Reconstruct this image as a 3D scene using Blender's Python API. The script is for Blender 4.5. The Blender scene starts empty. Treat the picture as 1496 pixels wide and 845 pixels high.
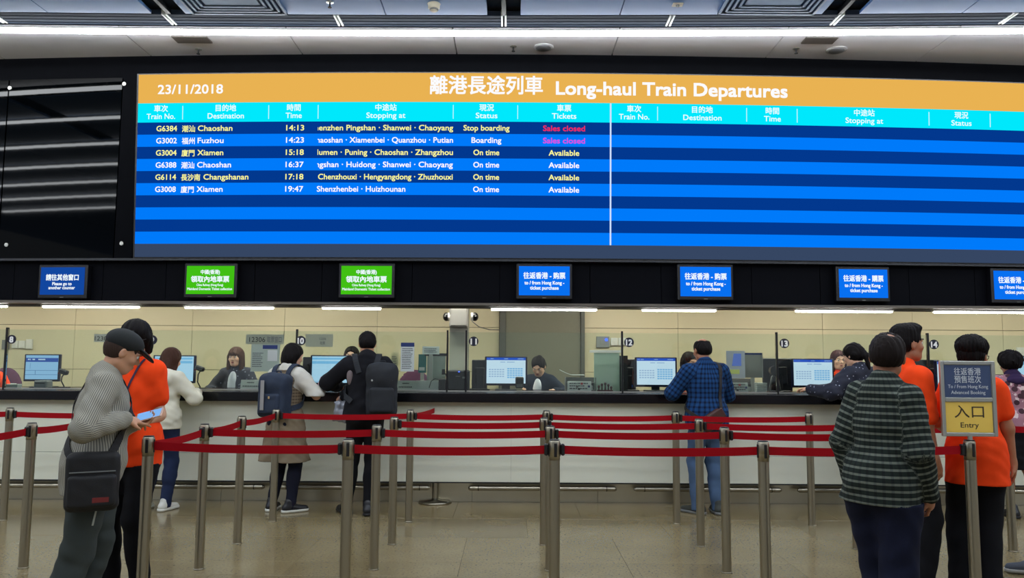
import bpy, math, random
import numpy as np
from mathutils import Vector, Matrix

# ------------------------------------------------------------------ camera, world, exposure
SC = bpy.context.scene
COL = SC.collection
F_PX, CX, CY = 1120.0, 748.0, 422.5
CAM_Z, PITCH, ROLL = 1.48, math.radians(5.18), math.radians(0.35)
cam_data = bpy.data.cameras.new('camera')
cam_data.sensor_width = 36.0
cam_data.lens = F_PX * 36.0 / 1496.0
cam = bpy.data.objects.new('camera', cam_data)
COL.objects.link(cam)
CAM_R = Matrix.Rotation(math.pi / 2 + PITCH, 3, 'X') @ Matrix.Rotation(ROLL, 3, 'Z')
cam.matrix_world = Matrix.Translation((0, 0, CAM_Z)) @ CAM_R.to_4x4()
SC.camera = cam

world = bpy.data.worlds.new('hall_daylight')
SC.world = world
world.use_nodes = True
wb = world.node_tree.nodes['Background']
wb.inputs[0].default_value = (0.80, 0.86, 0.95, 1)
wb.inputs[1].default_value = 0.45

SC.view_settings.view_transform = 'Standard'
SC.view_settings.look = 'None'
SC.view_settings.exposure = 0.0
SC.view_settings.gamma = 1.0
SC.view_settings.use_curve_mapping = False
SC.cycles.max_bounces = 8
SC.cycles.transparent_max_bounces = 16
SC.cycles.sample_clamp_indirect = 4.0
SC.cycles.caustics_reflective = False
SC.cycles.caustics_refractive = False

HALL_STRIP, BOOTH_BAR, TROFFER = 26.0, 32.0, 38.0     # emission of the lamps

# ------------------------------------------------------------------ geometry helpers
def ray(px, py):
    return (CAM_R @ Vector(((px - CX) / F_PX, -(py - CY) / F_PX, -1.0))).normalized()
def at(px, py, Y):
    d = ray(px, py); t = Y / d.y
    return Vector((d.x * t, Y, CAM_Z + d.z * t))
def atz(px, py, Z):
    d = ray(px, py); t = (Z - CAM_Z) / d.z
    return Vector((d.x * t, d.y * t, Z))
def X(px, Y, py=524): return at(px, py, Y).x
def Z(py, Y, px=748): return at(px, py, Y).z

def srgb(r, g, b):
    def c(v):
        v /= 255.0
        return v / 12.92 if v <= 0.04045 else ((v + 0.055) / 1.055) ** 2.4
    return (c(r), c(g), c(b), 1.0)

class MB:
    """collects simple shapes into one mesh"""
    def __init__(s): s.v = []; s.f = []; s.sm = []
    def add(s, vs, fs, smooth=False, M=None):
        o = len(s.v)
        for v in vs:
            v = Vector(v)
            if M is not None: v = M @ v
            s.v.append(tuple(v))
        for f in fs: s.f.append(tuple(i + o for i in f)); s.sm.append(smooth)
        return s
    def box(s, x0, x1, y0, y1, z0, z1, bev=0.0, M=None):
        if bev <= 0:
            vs = [(x, y, z) for x in (x0, x1) for y in (y0, y1) for z in (z0, z1)]
            fs = [(0, 1, 3, 2), (4, 6, 7, 5), (0, 4, 5, 1), (2, 3, 7, 6), (0, 2, 6, 4), (1, 5, 7, 3)]
            return s.add(vs, fs, False, M)
        b = min(bev, (x1 - x0) / 2.01, (y1 - y0) / 2.01, (z1 - z0) / 2.01)
        vs = []; idx = {}
        for i, (x, sx) in enumerate(((x0, 1), (x1, -1))):
            for j, (y, sy) in enumerate(((y0, 1), (y1, -1))):
                for k, (z, sz) in enumerate(((z0, 1), (z1, -1))):
                    idx[i, j, k, 0] = len(vs); vs.append((x, y + sy * b, z + sz * b))
                    idx[i, j, k, 1] = len(vs); vs.append((x + sx * b, y, z + sz * b))
                    idx[i, j, k, 2] = len(vs); vs.append((x + sx * b, y + sy * b, z))
        g = idx; fs = []
        for i in (0, 1):
            q = [g[i, 0, 0, 0], g[i, 1, 0, 0], g[i, 1, 1, 0], g[i, 0, 1, 0]]; fs.append(q[::-1] if i == 0 else q)
            q = [g[0, i, 0, 1], g[1, i, 0, 1], g[1, i, 1, 1], g[0, i, 1, 1]]; fs.append(q if i == 0 else q[::-1])
            q = [g[0, 0, i, 2], g[1, 0, i, 2], g[1, 1, i, 2], g[0, 1, i, 2]]; fs.append(q[::-1] if i == 0 else q)
        for a in (0, 1):
            for c in (0, 1):
                fs.append([g[a, c, 0, 0], g[a, c, 1, 0], g[a, c, 1, 1], g[a, c, 0, 1]])
                fs.append([g[a, 0, c, 0], g[a, 1, c, 0], g[a, 1, c, 2], g[a, 0, c, 2]])
                fs.append([g[0, a, c, 1], g[1, a, c, 1], g[1, a, c, 2], g[0, a, c, 2]])
                for k in (0, 1): fs.append([g[a, c, k, 0], g[a, c, k, 1], g[a, c, k, 2]])
        return s.add(vs, fs, False, M)
    def cyl(s, a, b, r, r2=None, n=20, caps=True):
        a = Vector(a); b = Vector(b); r2 = r if r2 is None else r2
        w = (b - a).normalized(); t = Vector((0, 0, 1)) if abs(w.z) < 0.9 else Vector((1, 0, 0))
        u = w.cross(t).normalized(); v = w.cross(u)
        vs = []
        for c, rr in ((a, r), (b, r2)):
            for i in range(n):
                th = 2 * math.pi * i / n
                vs.append(c + u * (rr * math.cos(th)) + v * (rr * math.sin(th)))
        s.add(vs, [(i, (i + 1) % n, n + (i + 1) % n, n + i) for i in range(n)], True)
        if caps:
            s.add(vs[:n], [tuple(range(n))[::-1]]); s.add(vs[n:], [tuple(range(n))])
        return s
    def lathe(s, prof, c=(0, 0, 0), n=24):
        vs = []; fs = []
        for r, z in prof:
            for i in range(n):
                th = 2 * math.pi * i / n
                vs.append((c[0] + r * math.cos(th), c[1] + r * math.sin(th), c[2] + z))
        for k in range(len(prof) - 1):
            for i in range(n):
                j = (i + 1) % n
                fs.append((k * n + i, k * n + j, (k + 1) * n + j, (k + 1) * n + i))
        return s.add(vs, fs, True)
    def tube(s, pts, r, n=10):
        pts = [Vector(p) for p in pts]; vs = []; fs = []; u = None
        for i, p in enumerate(pts):
            w = (pts[min(i + 1, len(pts) - 1)] - pts[max(i - 1, 0)]).normalized()
            if u is None:
                t = Vector((0, 0, 1)) if abs(w.z) < 0.9 else Vector((1, 0, 0)); u = w.cross(t).normalized()
            u = (u - w * u.dot(w)).normalized(); v = w.cross(u)
            for k in range(n):
                th = 2 * math.pi * k / n; vs.append(p + u * (r * math.cos(th)) + v * (r * math.sin(th)))
        for i in range(len(pts) - 1):
            for k in range(n):
                fs.append((i * n + k, i * n + (k + 1) % n, (i + 1) * n + (k + 1) % n, (i + 1) * n + k))
        fs.append(tuple(range(n))[::-1]); fs.append(tuple(range((len(pts) - 1) * n, len(pts) * n)))
        return s.add(vs, fs, True)
    def ribbon(s, pts, nrm, w, th):
        """strap: pts path, nrm surface normals, w width, th thickness"""
        pts = [Vector(p) for p in pts]; vs = []; fs = []
        for i, p in enumerate(pts):
            t = (pts[min(i + 1, len(pts) - 1)] - pts[max(i - 1, 0)]).normalized()
            n = Vector(nrm[i]); n = (n - t * n.dot(t)).normalized(); b = t.cross(n)
            vs += [p + b * w / 2, p - b * w / 2, p - b * w / 2 + n * th, p + b * w / 2 + n * th]
        for i in range(len(pts) - 1):
            for k in range(4):
                fs.append((i * 4 + k, i * 4 + (k + 1) % 4, (i + 1) * 4 + (k + 1) % 4, (i + 1) * 4 + k))
        m = (len(pts) - 1) * 4
        fs.append((3, 2, 1, 0)); fs.append((m, m + 1, m + 2, m + 3))
        return s.add(vs, fs)
    def mesh(s, name='mesh'):
        m = bpy.data.meshes.new(name); m.from_pydata(s.v, [], s.f); m.validate()
        if len(m.polygons) == len(s.sm): m.polygons.foreach_set('use_smooth', s.sm)
        import bmesh
        bm = bmesh.new(); bm.from_mesh(m); bmesh.ops.recalc_face_normals(bm, faces=bm.faces); bm.to_mesh(m); bm.free()
        return m
    def build(s, name, mat, parent=None, loc=None):
        return obj(name, s.mesh(name), mat, parent, loc)

def obj(name, mesh, mat=None, parent=None, loc=None, rot=None):
    o = bpy.data.objects.new(name, mesh); COL.objects.link(o)
    if mat is not None and mesh is not None and not mesh.materials: mesh.materials.append(mat)
    if parent is not None: o.parent = parent
    if loc is not None: o.location = loc
    if rot is not None: o.rotation_euler = rot
    return o
def tag(o, label, cat, group=None):
    o['label'] = label; o['category'] = cat
    if group: o['group'] = group
    return o
def thing(name, label, cat, loc=(0, 0, 0), rotz=0.0, group=None):
    return tag(obj(name, None, loc=loc, rot=(0, 0, rotz)), label, cat, group)
def struct(o):
    o['kind'] = 'structure'; return o
def copy_tree(o, parent=None):
    c = o.copy(); COL.objects.link(c)
    if parent is not None: c.parent = parent
    for ch in list(o.children): copy_tree(ch, c)
    return c

# ------------------------------------------------------------------ materials
MATS = {}
def mat(name, col, rough=0.5, metal=0.0, emit=None, es=1.0, noise=0.0, nscale=30.0, bump=0.0, bscale=200.0, spec=0.5, coat=0.0):
    if name in MATS: return MATS[name]
    m = bpy.data.materials.new(name); m.use_nodes = True; nt = m.node_tree; N = nt.nodes; L = nt.links
    b = N['Principled BSDF']; MATS[name] = m
    b.inputs['Base Color'].default_value = col
    b.inputs['Roughness'].default_value = rough
    b.inputs['Metallic'].default_value = metal
    b.inputs['Specular IOR Level'].default_value = spec
    b.inputs['Coat Weight'].default_value = coat
    if emit is not None:
        b.inputs['Emission Color'].default_value = emit; b.inputs['Emission Strength'].default_value = es
    tc = N.new('ShaderNodeTexCoord')
    if noise > 0:
        n = N.new('ShaderNodeTexNoise'); n.inputs['Scale'].default_value = nscale; n.inputs['Detail'].default_value = 6
        L.new(tc.outputs['Object'], n.inputs['Vector'])
        r = N.new('ShaderNodeMapRange'); r.inputs['To Min'].default_value = 1 - noise; r.inputs['To Max'].default_value = 1 + noise
        L.new(n.outputs['Fac'], r.inputs['Value'])
        mx = N.new('ShaderNodeMix'); mx.data_type = 'RGBA'; mx.blend_type = 'MULTIPLY'; mx.inputs[0].default_value = 1.0
        mx.inputs['A'].default_value = col
        L.new(r.outputs['Result'], mx.inputs['B']); L.new(mx.outputs['Result'], b.inputs['Base Color'])
    if bump > 0:
        n = N.new('ShaderNodeTexNoise'); n.inputs['Scale'].default_value = bscale; n.inputs['Detail'].default_value = 3
        L.new(tc.outputs['Object'], n.inputs['Vector'])
        bp = N.new('ShaderNodeBump'); bp.inputs['Strength'].default_value = bump; bp.inputs['Distance'].default_value = 0.004
        L.new(n.outputs['Fac'], bp.inputs['Height']); L.new(bp.outputs['Normal'], b.inputs['Normal'])
    return m
def emis(name, col, s=1.0):
    if name in MATS: return MATS[name]
    m = bpy.data.materials.new(name); m.use_nodes = True; nt = m.node_tree; nt.nodes.clear()
    e = nt.nodes.new('ShaderNodeEmission'); e.inputs[0].default_value = col; e.inputs[1].default_value = s
    o = nt.nodes.new('ShaderNodeOutputMaterial'); nt.links.new(e.outputs[0], o.inputs[0]); MATS[name] = m
    return m
def cloth(name, col, bump=0.25, noise=0.12, rough=0.9): 
    return mat(name, col, rough, noise=noise, nscale=14, bump=bump, bscale=380, spec=0.2)

def nodes_mat(name):
    m = bpy.data.materials.new(name); m.use_nodes = True; MATS[name] = m
    return m, m.node_tree.nodes, m.node_tree.links, m.node_tree.nodes['Principled BSDF']
def mth(N, L, op, a, b=None, c=None):
    n = N.new('ShaderNodeMath'); n.operation = op
    for i, v in enumerate((a, b, c)):
        if v is None: continue
        if isinstance(v, (int, float)): n.inputs[i].default_value = v
        else: L.new(v, n.inputs[i])
    return n.outputs[0]
def mixc(N, L, f, a, b, mode='MIX'):
    n = N.new('ShaderNodeMix'); n.data_type = 'RGBA'; n.blend_type = mode
    if isinstance(f, (int, float)): n.inputs[0].default_value = f
    else: L.new(f, n.inputs[0])
    for k, v in (('A', a), ('B', b)):
        if isinstance(v, tuple): n.inputs[k].default_value = v
        else: L.new(v, n.inputs[k])
    return n.outputs['Result']
def cloth_uv(N, L):
    a = N.new('ShaderNodeAttribute'); a.attribute_name = 'weave'
    s = N.new('ShaderNodeSeparateXYZ'); L.new(a.outputs['Vector'], s.inputs[0])
    return s.outputs[0], s.outputs[1]
def wave(N, L, v, period, duty):
    """1 inside a band of width duty*period"""
    f = mth(N, L, 'FRACT', mth(N, L, 'DIVIDE', v, period))
    return mth(N, L, 'LESS_THAN', f, duty)
def fabric_bump(N, L, b, st=0.25):
    tc = N.new('ShaderNodeTexCoord'); n = N.new('ShaderNodeTexNoise'); n.inputs['Scale'].default_value = 300
    L.new(tc.outputs['Object'], n.inputs['Vector'])
    bp = N.new('ShaderNodeBump'); bp.inputs['Strength'].default_value = st; bp.inputs['Distance'].default_value = 0.004
    L.new(n.outputs['Fac'], bp.inputs['Height']); L.new(bp.outputs['Normal'], b.inputs['Normal'])
    b.inputs['Roughness'].default_value = 0.9; b.inputs['Specular IOR Level'].default_value = 0.2
def stripes(name, base, line, period, duty, axis=0):
    m, N, L, b = nodes_mat(name); u, v = cloth_uv(N, L)
    w = wave(N, L, u if axis == 0 else v, period, duty)
    L.new(mixc(N, L, w, base, line), b.inputs['Base Color']); fabric_bump(N, L, b); return m
def plaid(name, base, ca, cb, pu, pv, du, dv, third=None):
    m, N, L, b = nodes_mat(name); u, v = cloth_uv(N, L)
    wu = wave(N, L, u, pu, du); wv = wave(N, L, v, pv, dv)
    c = mixc(N, L, mth(N, L, 'MULTIPLY', wu, 0.75), base, ca)
    c = mixc(N, L, mth(N, L, 'MULTIPLY', wv, 0.8), c, cb)
    if third is not None:
        c = mixc(N, L, mth(N, L, 'MULTIPLY', wu, wv), c, third)
    L.new(c, b.inputs['Base Color']); fabric_bump(N, L, b); return m

BLACK = srgb(12, 13, 18)
M_white = mat('painted_white', srgb(225, 225, 218), 0.45)
M_dark = mat('black_plastic', srgb(20, 21, 26), 0.4, bump=0.05)
M_frame = mat('screen_bezel', srgb(10, 11, 16), 0.35)
M_alu = mat('aluminium', srgb(190, 190, 182), 0.35, 0.85, noise=0.05)
def paper_mat(name, col):
    if name in MATS: return MATS[name]
    m = bpy.data.materials.new(name); m.use_nodes = True; nt = m.node_tree; nt.nodes.clear(); MATS[name] = m
    d = nt.nodes.new('ShaderNodeBsdfDiffuse'); t = nt.nodes.new('ShaderNodeBsdfTranslucent'); x = nt.nodes.new('ShaderNodeMixShader'); o = nt.nodes.new('ShaderNodeOutputMaterial')
    n = nt.nodes.new('ShaderNodeTexNoise'); n.inputs['Scale'].default_value = 9; k = mixc(nt.nodes, nt.links, n.outputs[0], tuple(v * .93 for v in col[:3]) + (1,), col)
    nt.links.new(k, d.inputs[0]); nt.links.new(k, t.inputs[0]); x.inputs[0].default_value = 0.4
    nt.links.new(d.outputs[0], x.inputs[1]); nt.links.new(t.outputs[0], x.inputs[2]); nt.links.new(x.outputs[0], o.inputs[0]); return m
M_paper = paper_mat('paper', srgb(232, 238, 236))
M_grey = mat('grey_plastic', srgb(120, 122, 120), 0.5)

# brushed stainless steel for posts and rails
def steel_mat():
    m, N, L, b = nodes_mat('brushed_steel')
    tc = N.new('ShaderNodeTexCoord'); mp = N.new('ShaderNodeMapping'); mp.inputs['Scale'].default_value = (300, 300, 6)
    n = N.new('ShaderNodeTexNoise'); n.inputs['Scale'].default_value = 1.0; n.inputs['Detail'].default_value = 4
    L.new(tc.outputs['Object'], mp.inputs[0]); L.new(mp.outputs[0], n.inputs[0])
    r = N.new('ShaderNodeMapRange'); r.inputs['To Min'].default_value = 0.22; r.inputs['To Max'].default_value = 0.42
    L.new(n.outputs[0], r.inputs[0]); L.new(r.outputs[0], b.inputs['Roughness'])
    b.inputs['Base Color'].default_value = srgb(168, 161, 142); b.inputs['Metallic'].default_value = 1.0
    return m
M_steel = steel_mat()

def glass_mat(name, tint, refl=1.0):
    m = bpy.data.materials.new(name); m.use_nodes = True; nt = m.node_tree; N = nt.nodes; L = nt.links; N.clear(); MATS[name] = m
    t = N.new('ShaderNodeBsdfTransparent'); t.inputs[0].default_value = tint
    g = N.new('ShaderNodeBsdfGlossy'); g.inputs['Roughness'].default_value = 0.02
    f = N.new('ShaderNodeFresnel'); f.inputs[0].default_value = 1.5
    mx = N.new('ShaderNodeMixShader'); o = N.new('ShaderNodeOutputMaterial')
    L.new(mth(N, L, 'MULTIPLY', f.outputs[0], refl), mx.inputs[0]); L.new(t.outputs[0], mx.inputs[1]); L.new(g.outputs[0], mx.inputs[2]); L.new(mx.outputs[0], o.inputs[0])
    return m
M_glass = glass_mat('counter_glass', (0.90, 0.95, 0.92, 1))
M_acryl = glass_mat('acrylic_sheet', (0.70, 0.78, 0.76, 1))

# ------------------------------------------------------------------ lettering
def text_mesh(body, size=1.0, bold=0.0, width=None, align='CENTER', spacing=1.0, clip=None, maxw=None):
    """flat glyph mesh in x (right) / z (up), baseline at z=0"""
    c = bpy.data.curves.new('glyphs', 'FONT'); c.body = body; c.size = 1.0; c.space_character = spacing
    c.resolution_u = 3
    o = bpy.data.objects.new('glyphs', c); COL.objects.link(o)
    m0 = bpy.data.meshes.new_from_object(o)
    bpy.data.objects.remove(o); bpy.data.curves.remove(c)
    v = np.zeros(len(m0.vertices) * 3); m0.vertices.foreach_get('co', v); v = v.reshape(-1, 3)
    fs = [tuple(p.vertices) for p in m0.polygons]; bpy.data.meshes.remove(m0)
    x = v[:, 0]; y = v[:, 1]
    x0, x1 = x.min(), x.max(); sx = size
    if width is not None: sx = width / (x1 - x0)
    elif maxw is not None and (x1 - x0) * size > maxw: sx = maxw / (x1 - x0)
    off = {'CENTER': (x0 + x1) / 2, 'LEFT': x0, 'RIGHT': x1}[align]
    P = np.stack([(x - off) * sx, np.zeros(len(x)), y * size], 1)
    if bold > 0:      # heavier strokes: the same glyphs laid again a hair's breadth around
        e = bold * 0.9; sx_ = sx; n = len(P); Q = []; G = []
        for i, (dx, dz) in enumerate(((-e, -e), (e, -e), (-e, e), (e, e))):
            Q.append(P + np.array([dx * size, -0.00025 * i, dz * size])); G += [tuple(v_ + i * n for v_ in f) for f in fs]
        P = np.concatenate(Q); fs = G
    return P, fs
def np_mesh(P, fs, name='lettering'):
    m = bpy.data.meshes.new(name); m.from_pydata([tuple(p) for p in P], [], fs); return m
def clip_mesh(m, xmin):
    import bmesh
    bm = bmesh.new(); bm.from_mesh(m)
    bmesh.ops.bisect_plane(bm, geom=bm.verts[:] + bm.edges[:] + bm.faces[:], plane_co=(xmin, 0, 0), plane_no=(1, 0, 0), clear_inner=True)
    bm.to_mesh(m); bm.free()
def letter(body, x, y, z, size, mt, parent, name='lettering', **kw):
    """text facing -Y at (x,y,z=baseline)"""
    P, fs = text_mesh(body, size, **kw)
    P = P + np.array([x, y, z]); return obj(name, np_mesh(P, fs), mt, parent)

# ------------------------------------------------------------------ signed-distance modelling of figures
def _rot(R): return np.array(R, dtype=np.float32)
def prim_d(p, pr, g=0.0):
    k = pr[0]
    if k == 'c':
        a, b, ra, rb = pr[1], pr[2], pr[3], pr[4]
        ab = b - a; L2 = max(float(ab @ ab), 1e-9)
        q = p - a; t = np.clip((q @ ab) / L2, 0, 1)
        d = q - t[..., None] * ab
        return np.sqrt((d * d).sum(-1)) - (ra + (rb - ra) * t) - g
    if k == 'e':
        c, r, R = pr[1], pr[2] + g, pr[3]
        q = (p - c) @ R
        k0 = np.sqrt(((q / r) ** 2).sum(-1)); k1 = np.sqrt(((q / (r * r)) ** 2).sum(-1)) + 1e-9
        return k0 * (k0 - 1.0) / k1
    if k == 'b':
        c, h, R, rd = pr[1], pr[2], pr[3], pr[4]
        q = np.abs((p - c) @ R) - (h - rd)
        return np.sqrt((np.maximum(q, 0) ** 2).sum(-1)) + np.minimum(q.max(-1), 0) - rd - g
def prim_box(pr, g):
    k = pr[0]
    if k == 'c':
        r = max(pr[3], pr[4]) + g
        return np.minimum(pr[1], pr[2]) - r, np.maximum(pr[1], pr[2]) + r
    r = (pr[2] + g); R = np.abs(pr[3]); e = R @ r
    return pr[1] - e, pr[1] + e
V3 = lambda *a: np.array(a, dtype=np.float32)
I3 = np.eye(3, dtype=np.float32)
def C(a, b, ra, rb=None, k=0.03, op='+'): return dict(p=('c', V3(*a), V3(*b), ra, ra if rb is None else rb), k=k, op=op)
def El(c, r, R=I3, k=0.03, op='+'): return dict(p=('e', V3(*c), V3(*r), _rot(R)), k=k, op=op)
def Bx(c, h, R=I3, rd=0.02, k=0.02, op='+'): return dict(p=('b', V3(*c), V3(*h), _rot(R), rd), k=k, op=op)
def eval_pts(p, prims, g=0.0):
    F = np.full(p.shape[:-1], 1.0, np.float32)
    for q in prims:
        d = prim_d(p, q['p'], g if q['op'] == '+' else 0); k = q['k']
        if q['op'] == '+':
            h = np.maximum(k - np.abs(F - d), 0) / k; F = np.minimum(F, d) - h * h * k * 0.25
        else:
            d = -d; h = np.maximum(k - np.abs(F - d), 0) / k; F = np.maximum(F, d) + h * h * k * 0.25
    return F
def sdf_mesh(name, prims, h, g=0.0, planes=(), noise=None, weave=False, smooth=True):
    los, his = [], []
    for q in prims:
        if q['op'] == '+':
            a, b = prim_box(q['p'], g); los.append(a); his.append(b)
    lo = np.min(los, 0) - 2.5 * h - 0.006; hi = np.max(his, 0) + 2.5 * h + 0.006
    for n, d in planes:      # keep n.p < d : shrink the box on axis-aligned cuts
        n = np.array(n, dtype=float)
        for ax in range(3):
            if abs(abs(n[ax]) - 1) < 1e-6:
                if n[ax] > 0: hi[ax] = min(hi[ax], d + 2.5 * h)
                else: lo[ax] = max(lo[ax], -d - 2.5 * h)
    n_ = np.maximum(((hi - lo) / h).astype(int) + 2, 4)
    ax = [lo[i] + h * np.arange(n_[i], dtype=np.float32) for i in range(3)]
    F = np.full(tuple(n_), 1.0, np.float32)
    ID = np.zeros(tuple(n_), np.int16); BD = np.full(tuple(n_), 9.0, np.float32) if weave else None
    for i, q in enumerate(prims):
        k = q['k']; gg = g if q['op'] == '+' else 0.0
        a, b = prim_box(q['p'], gg); mg = k + 2.5 * h
        i0 = np.clip(((a - mg - lo) / h).astype(int), 0, n_); i1 = np.clip(((b + mg - lo) / h).astype(int) + 2, 0, n_)
        if (i1 <= i0).any(): continue
        sl = tuple(slice(i0[j], i1[j]) for j in range(3))
        P = np.stack(np.meshgrid(*[ax[j][sl[j]] for j in range(3)], indexing='ij'), -1)
        d = prim_d(P, q['p'], gg).astype(np.float32); S = F[sl]
        if q['op'] == '+':
            hh = np.maximum(k - np.abs(S - d), 0) / k; F[sl] = np.minimum(S, d) - hh * hh * k * 0.25
            if weave:
                bs = BD[sl]; m = d < bs; bs[m] = d[m]; ID[sl][m] = i
        else:
            d = -d; hh = np.maximum(k - np.abs(S - d), 0) / k; F[sl] = np.maximum(S, d) + hh * hh * k * 0.25
    if noise is not None:
        near = np.abs(F) < 0.03; idx = np.nonzero(near)
        P = np.stack([ax[j][idx[j]] for j in range(3)], -1)
        F[idx] += noise(P).astype(np.float32)
    for n, d in planes:
        n = np.array(n, dtype=np.float32)
        pl = (ax[0][:, None, None] * n[0] + ax[1][None, :, None] * n[1] + ax[2][None, None, :] * n[2]) - d
        F = np.maximum(F, pl)
    # surface nets
    sg = F < 0; nx, ny, nz = F.shape
    cnt = np.zeros((nx - 1, ny - 1, nz - 1), np.int8)
    off = [(i, j, k) for i in (0, 1) for j in (0, 1) for k in (0, 1)]
    for (i, j, k) in off: cnt += sg[i:nx - 1 + i, j:ny - 1 + j, k:nz - 1 + k]
    act = (cnt > 0) & (cnt < 8); ci = np.argwhere(act)
    vid = np.full(act.shape, -1, np.int32); vid[act] = np.arange(len(ci))
    acc = np.zeros((len(ci), 3)); num = np.zeros(len(ci))
    cv = {o: F[ci[:, 0] + o[0], ci[:, 1] + o[1], ci[:, 2] + o[2]] for o in off}
    for o in off:
        for a in range(3):
            if o[a] == 1: continue
            o2 = list(o); o2[a] = 1; o2 = tuple(o2)
            va, vb = cv[o], cv[o2]; m = (va < 0) != (vb < 0)
            t = np.where(m, va / np.where(m, va - vb, 1), 0)
            pt = np.tile(np.array(o, float), (len(ci), 1)); pt[:, a] = t
            acc += pt * m[:, None]; num += m
    P = lo + (ci + acc / num[:, None]) * h
    faces = []
    for a in range(3):
        b, c = (a + 1) % 3, (a + 2) % 3
        sa = [slice(None)] * 3; sb = [slice(None)] * 3; sa[a] = slice(0, -1); sb[a] = slice(1, None)
        S0 = sg[tuple(sa)]; S1 = sg[tuple(sb)]
        e = np.argwhere(S0 != S1); 
        ok = (e[:, b] > 0) & (e[:, c] > 0) & (e[:, b] < F.shape[b] - 1) & (e[:, c] < F.shape[c] - 1); e = e[ok]
        fl = S0[e[:, 0], e[:, 1], e[:, 2]]
        q = []
        for (db, dc) in ((-1, -1), (0, -1), (0, 0), (-1, 0)):
            x = e.copy(); x[:, b] += db; x[:, c] += dc; q.append(vid[x[:, 0], x[:, 1], x[:, 2]])
        q = np.stack(q, 1); q[~fl] = q[~fl][:, ::-1]; faces.append(q)
    Q = np.concatenate(faces); Q = Q[(Q >= 0).all(1)]
    m = bpy.data.meshes.new(name)
    m.vertices.add(len(P)); m.vertices.foreach_set('co', P.astype(np.float32).ravel())
    m.loops.add(len(Q) * 4); m.loops.foreach_set('vertex_index', Q.astype(np.int32).ravel())
    m.polygons.add(len(Q)); m.polygons.foreach_set('loop_start', np.arange(0, len(Q) * 4, 4, dtype=np.int32))
    m.update(calc_edges=True)
    if smooth: m.polygons.foreach_set('use_smooth', np.ones(len(Q), bool))
    if weave:
        pid = ID[ci[:, 0], ci[:, 1], ci[:, 2]]; uv = np.zeros((len(P), 3), np.float32); Pf = P.astype(np.float32)
        for i in np.unique(pid):
            s = pid == i; pr = prims[i]['p']; p = Pf[s]
            if pr[0] == 'c':
                A, B = pr[1], pr[2]
                if prims[i].get('torso'): uv[s, 0] = np.arctan2(p[:, 0], -p[:, 1]) * 0.16; uv[s, 1] = p[:, 2]; continue
                w = B - A; Ln = np.linalg.norm(w) + 1e-9; w = w / Ln
                ref = V3(math.copysign(1, float(A[0]) or 1), 0.0, 0.1); u = ref - w * (ref @ w); u /= np.linalg.norm(u) + 1e-9; vv = np.cross(w, u)
                q = p - A; uv[s, 0] = np.arctan2(q @ vv, q @ u) * (pr[3] + g) * 1.1; uv[s, 1] = q @ w
            else:
                uv[s, 0] = np.arctan2(p[:, 0], -p[:, 1]) * 0.16; uv[s, 1] = p[:, 2]
        at_ = m.attributes.new('weave', 'FLOAT_VECTOR', 'POINT'); at_.data.foreach_set('vector', uv.ravel())
    return m

# ================================================================== THE HALL
CEIL = Z(80.5, 8.15)
def WY(x): return 8.15 + 0.0068 * x * x          # the far wall bows gently away towards its ends
def on_wall(px, py, off=0.0):
    Y = 8.2
    for _ in range(6):
        p = at(px, py, Y); Y = WY(p.x) - off
    return at(px, py, Y)
def wx(px, off=0.0, py=300): return on_wall(px, py, off).x
def slab(x0, x1, z0, z1, off, th, n=None):
    """panel following the bow of the wall: front face 'off' in front of it"""
    n = n or max(1, int(abs(x1 - x0) / 0.35)); mb = MB(); vs = []; fs = []
    for i in range(n + 1):
        x = x0 + (x1 - x0) * i / n; y = WY(x) - off
        vs += [(x, y, z0), (x, y, z1), (x, y + th, z1), (x, y + th, z0)]
    for i in range(n):
        a = i * 4; b = a + 4
        fs += [(a, b, b + 1, a + 1), (a + 1, b + 1, b + 2, a + 2), (a + 2, b + 2, b + 3, a + 3), (a + 3, b + 3, b, a)]
    fs += [(0, 1, 2, 3), (n * 4 + 3, n * 4 + 2, n * 4 + 1, n * 4)]
    return mb.add(vs, fs)

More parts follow.
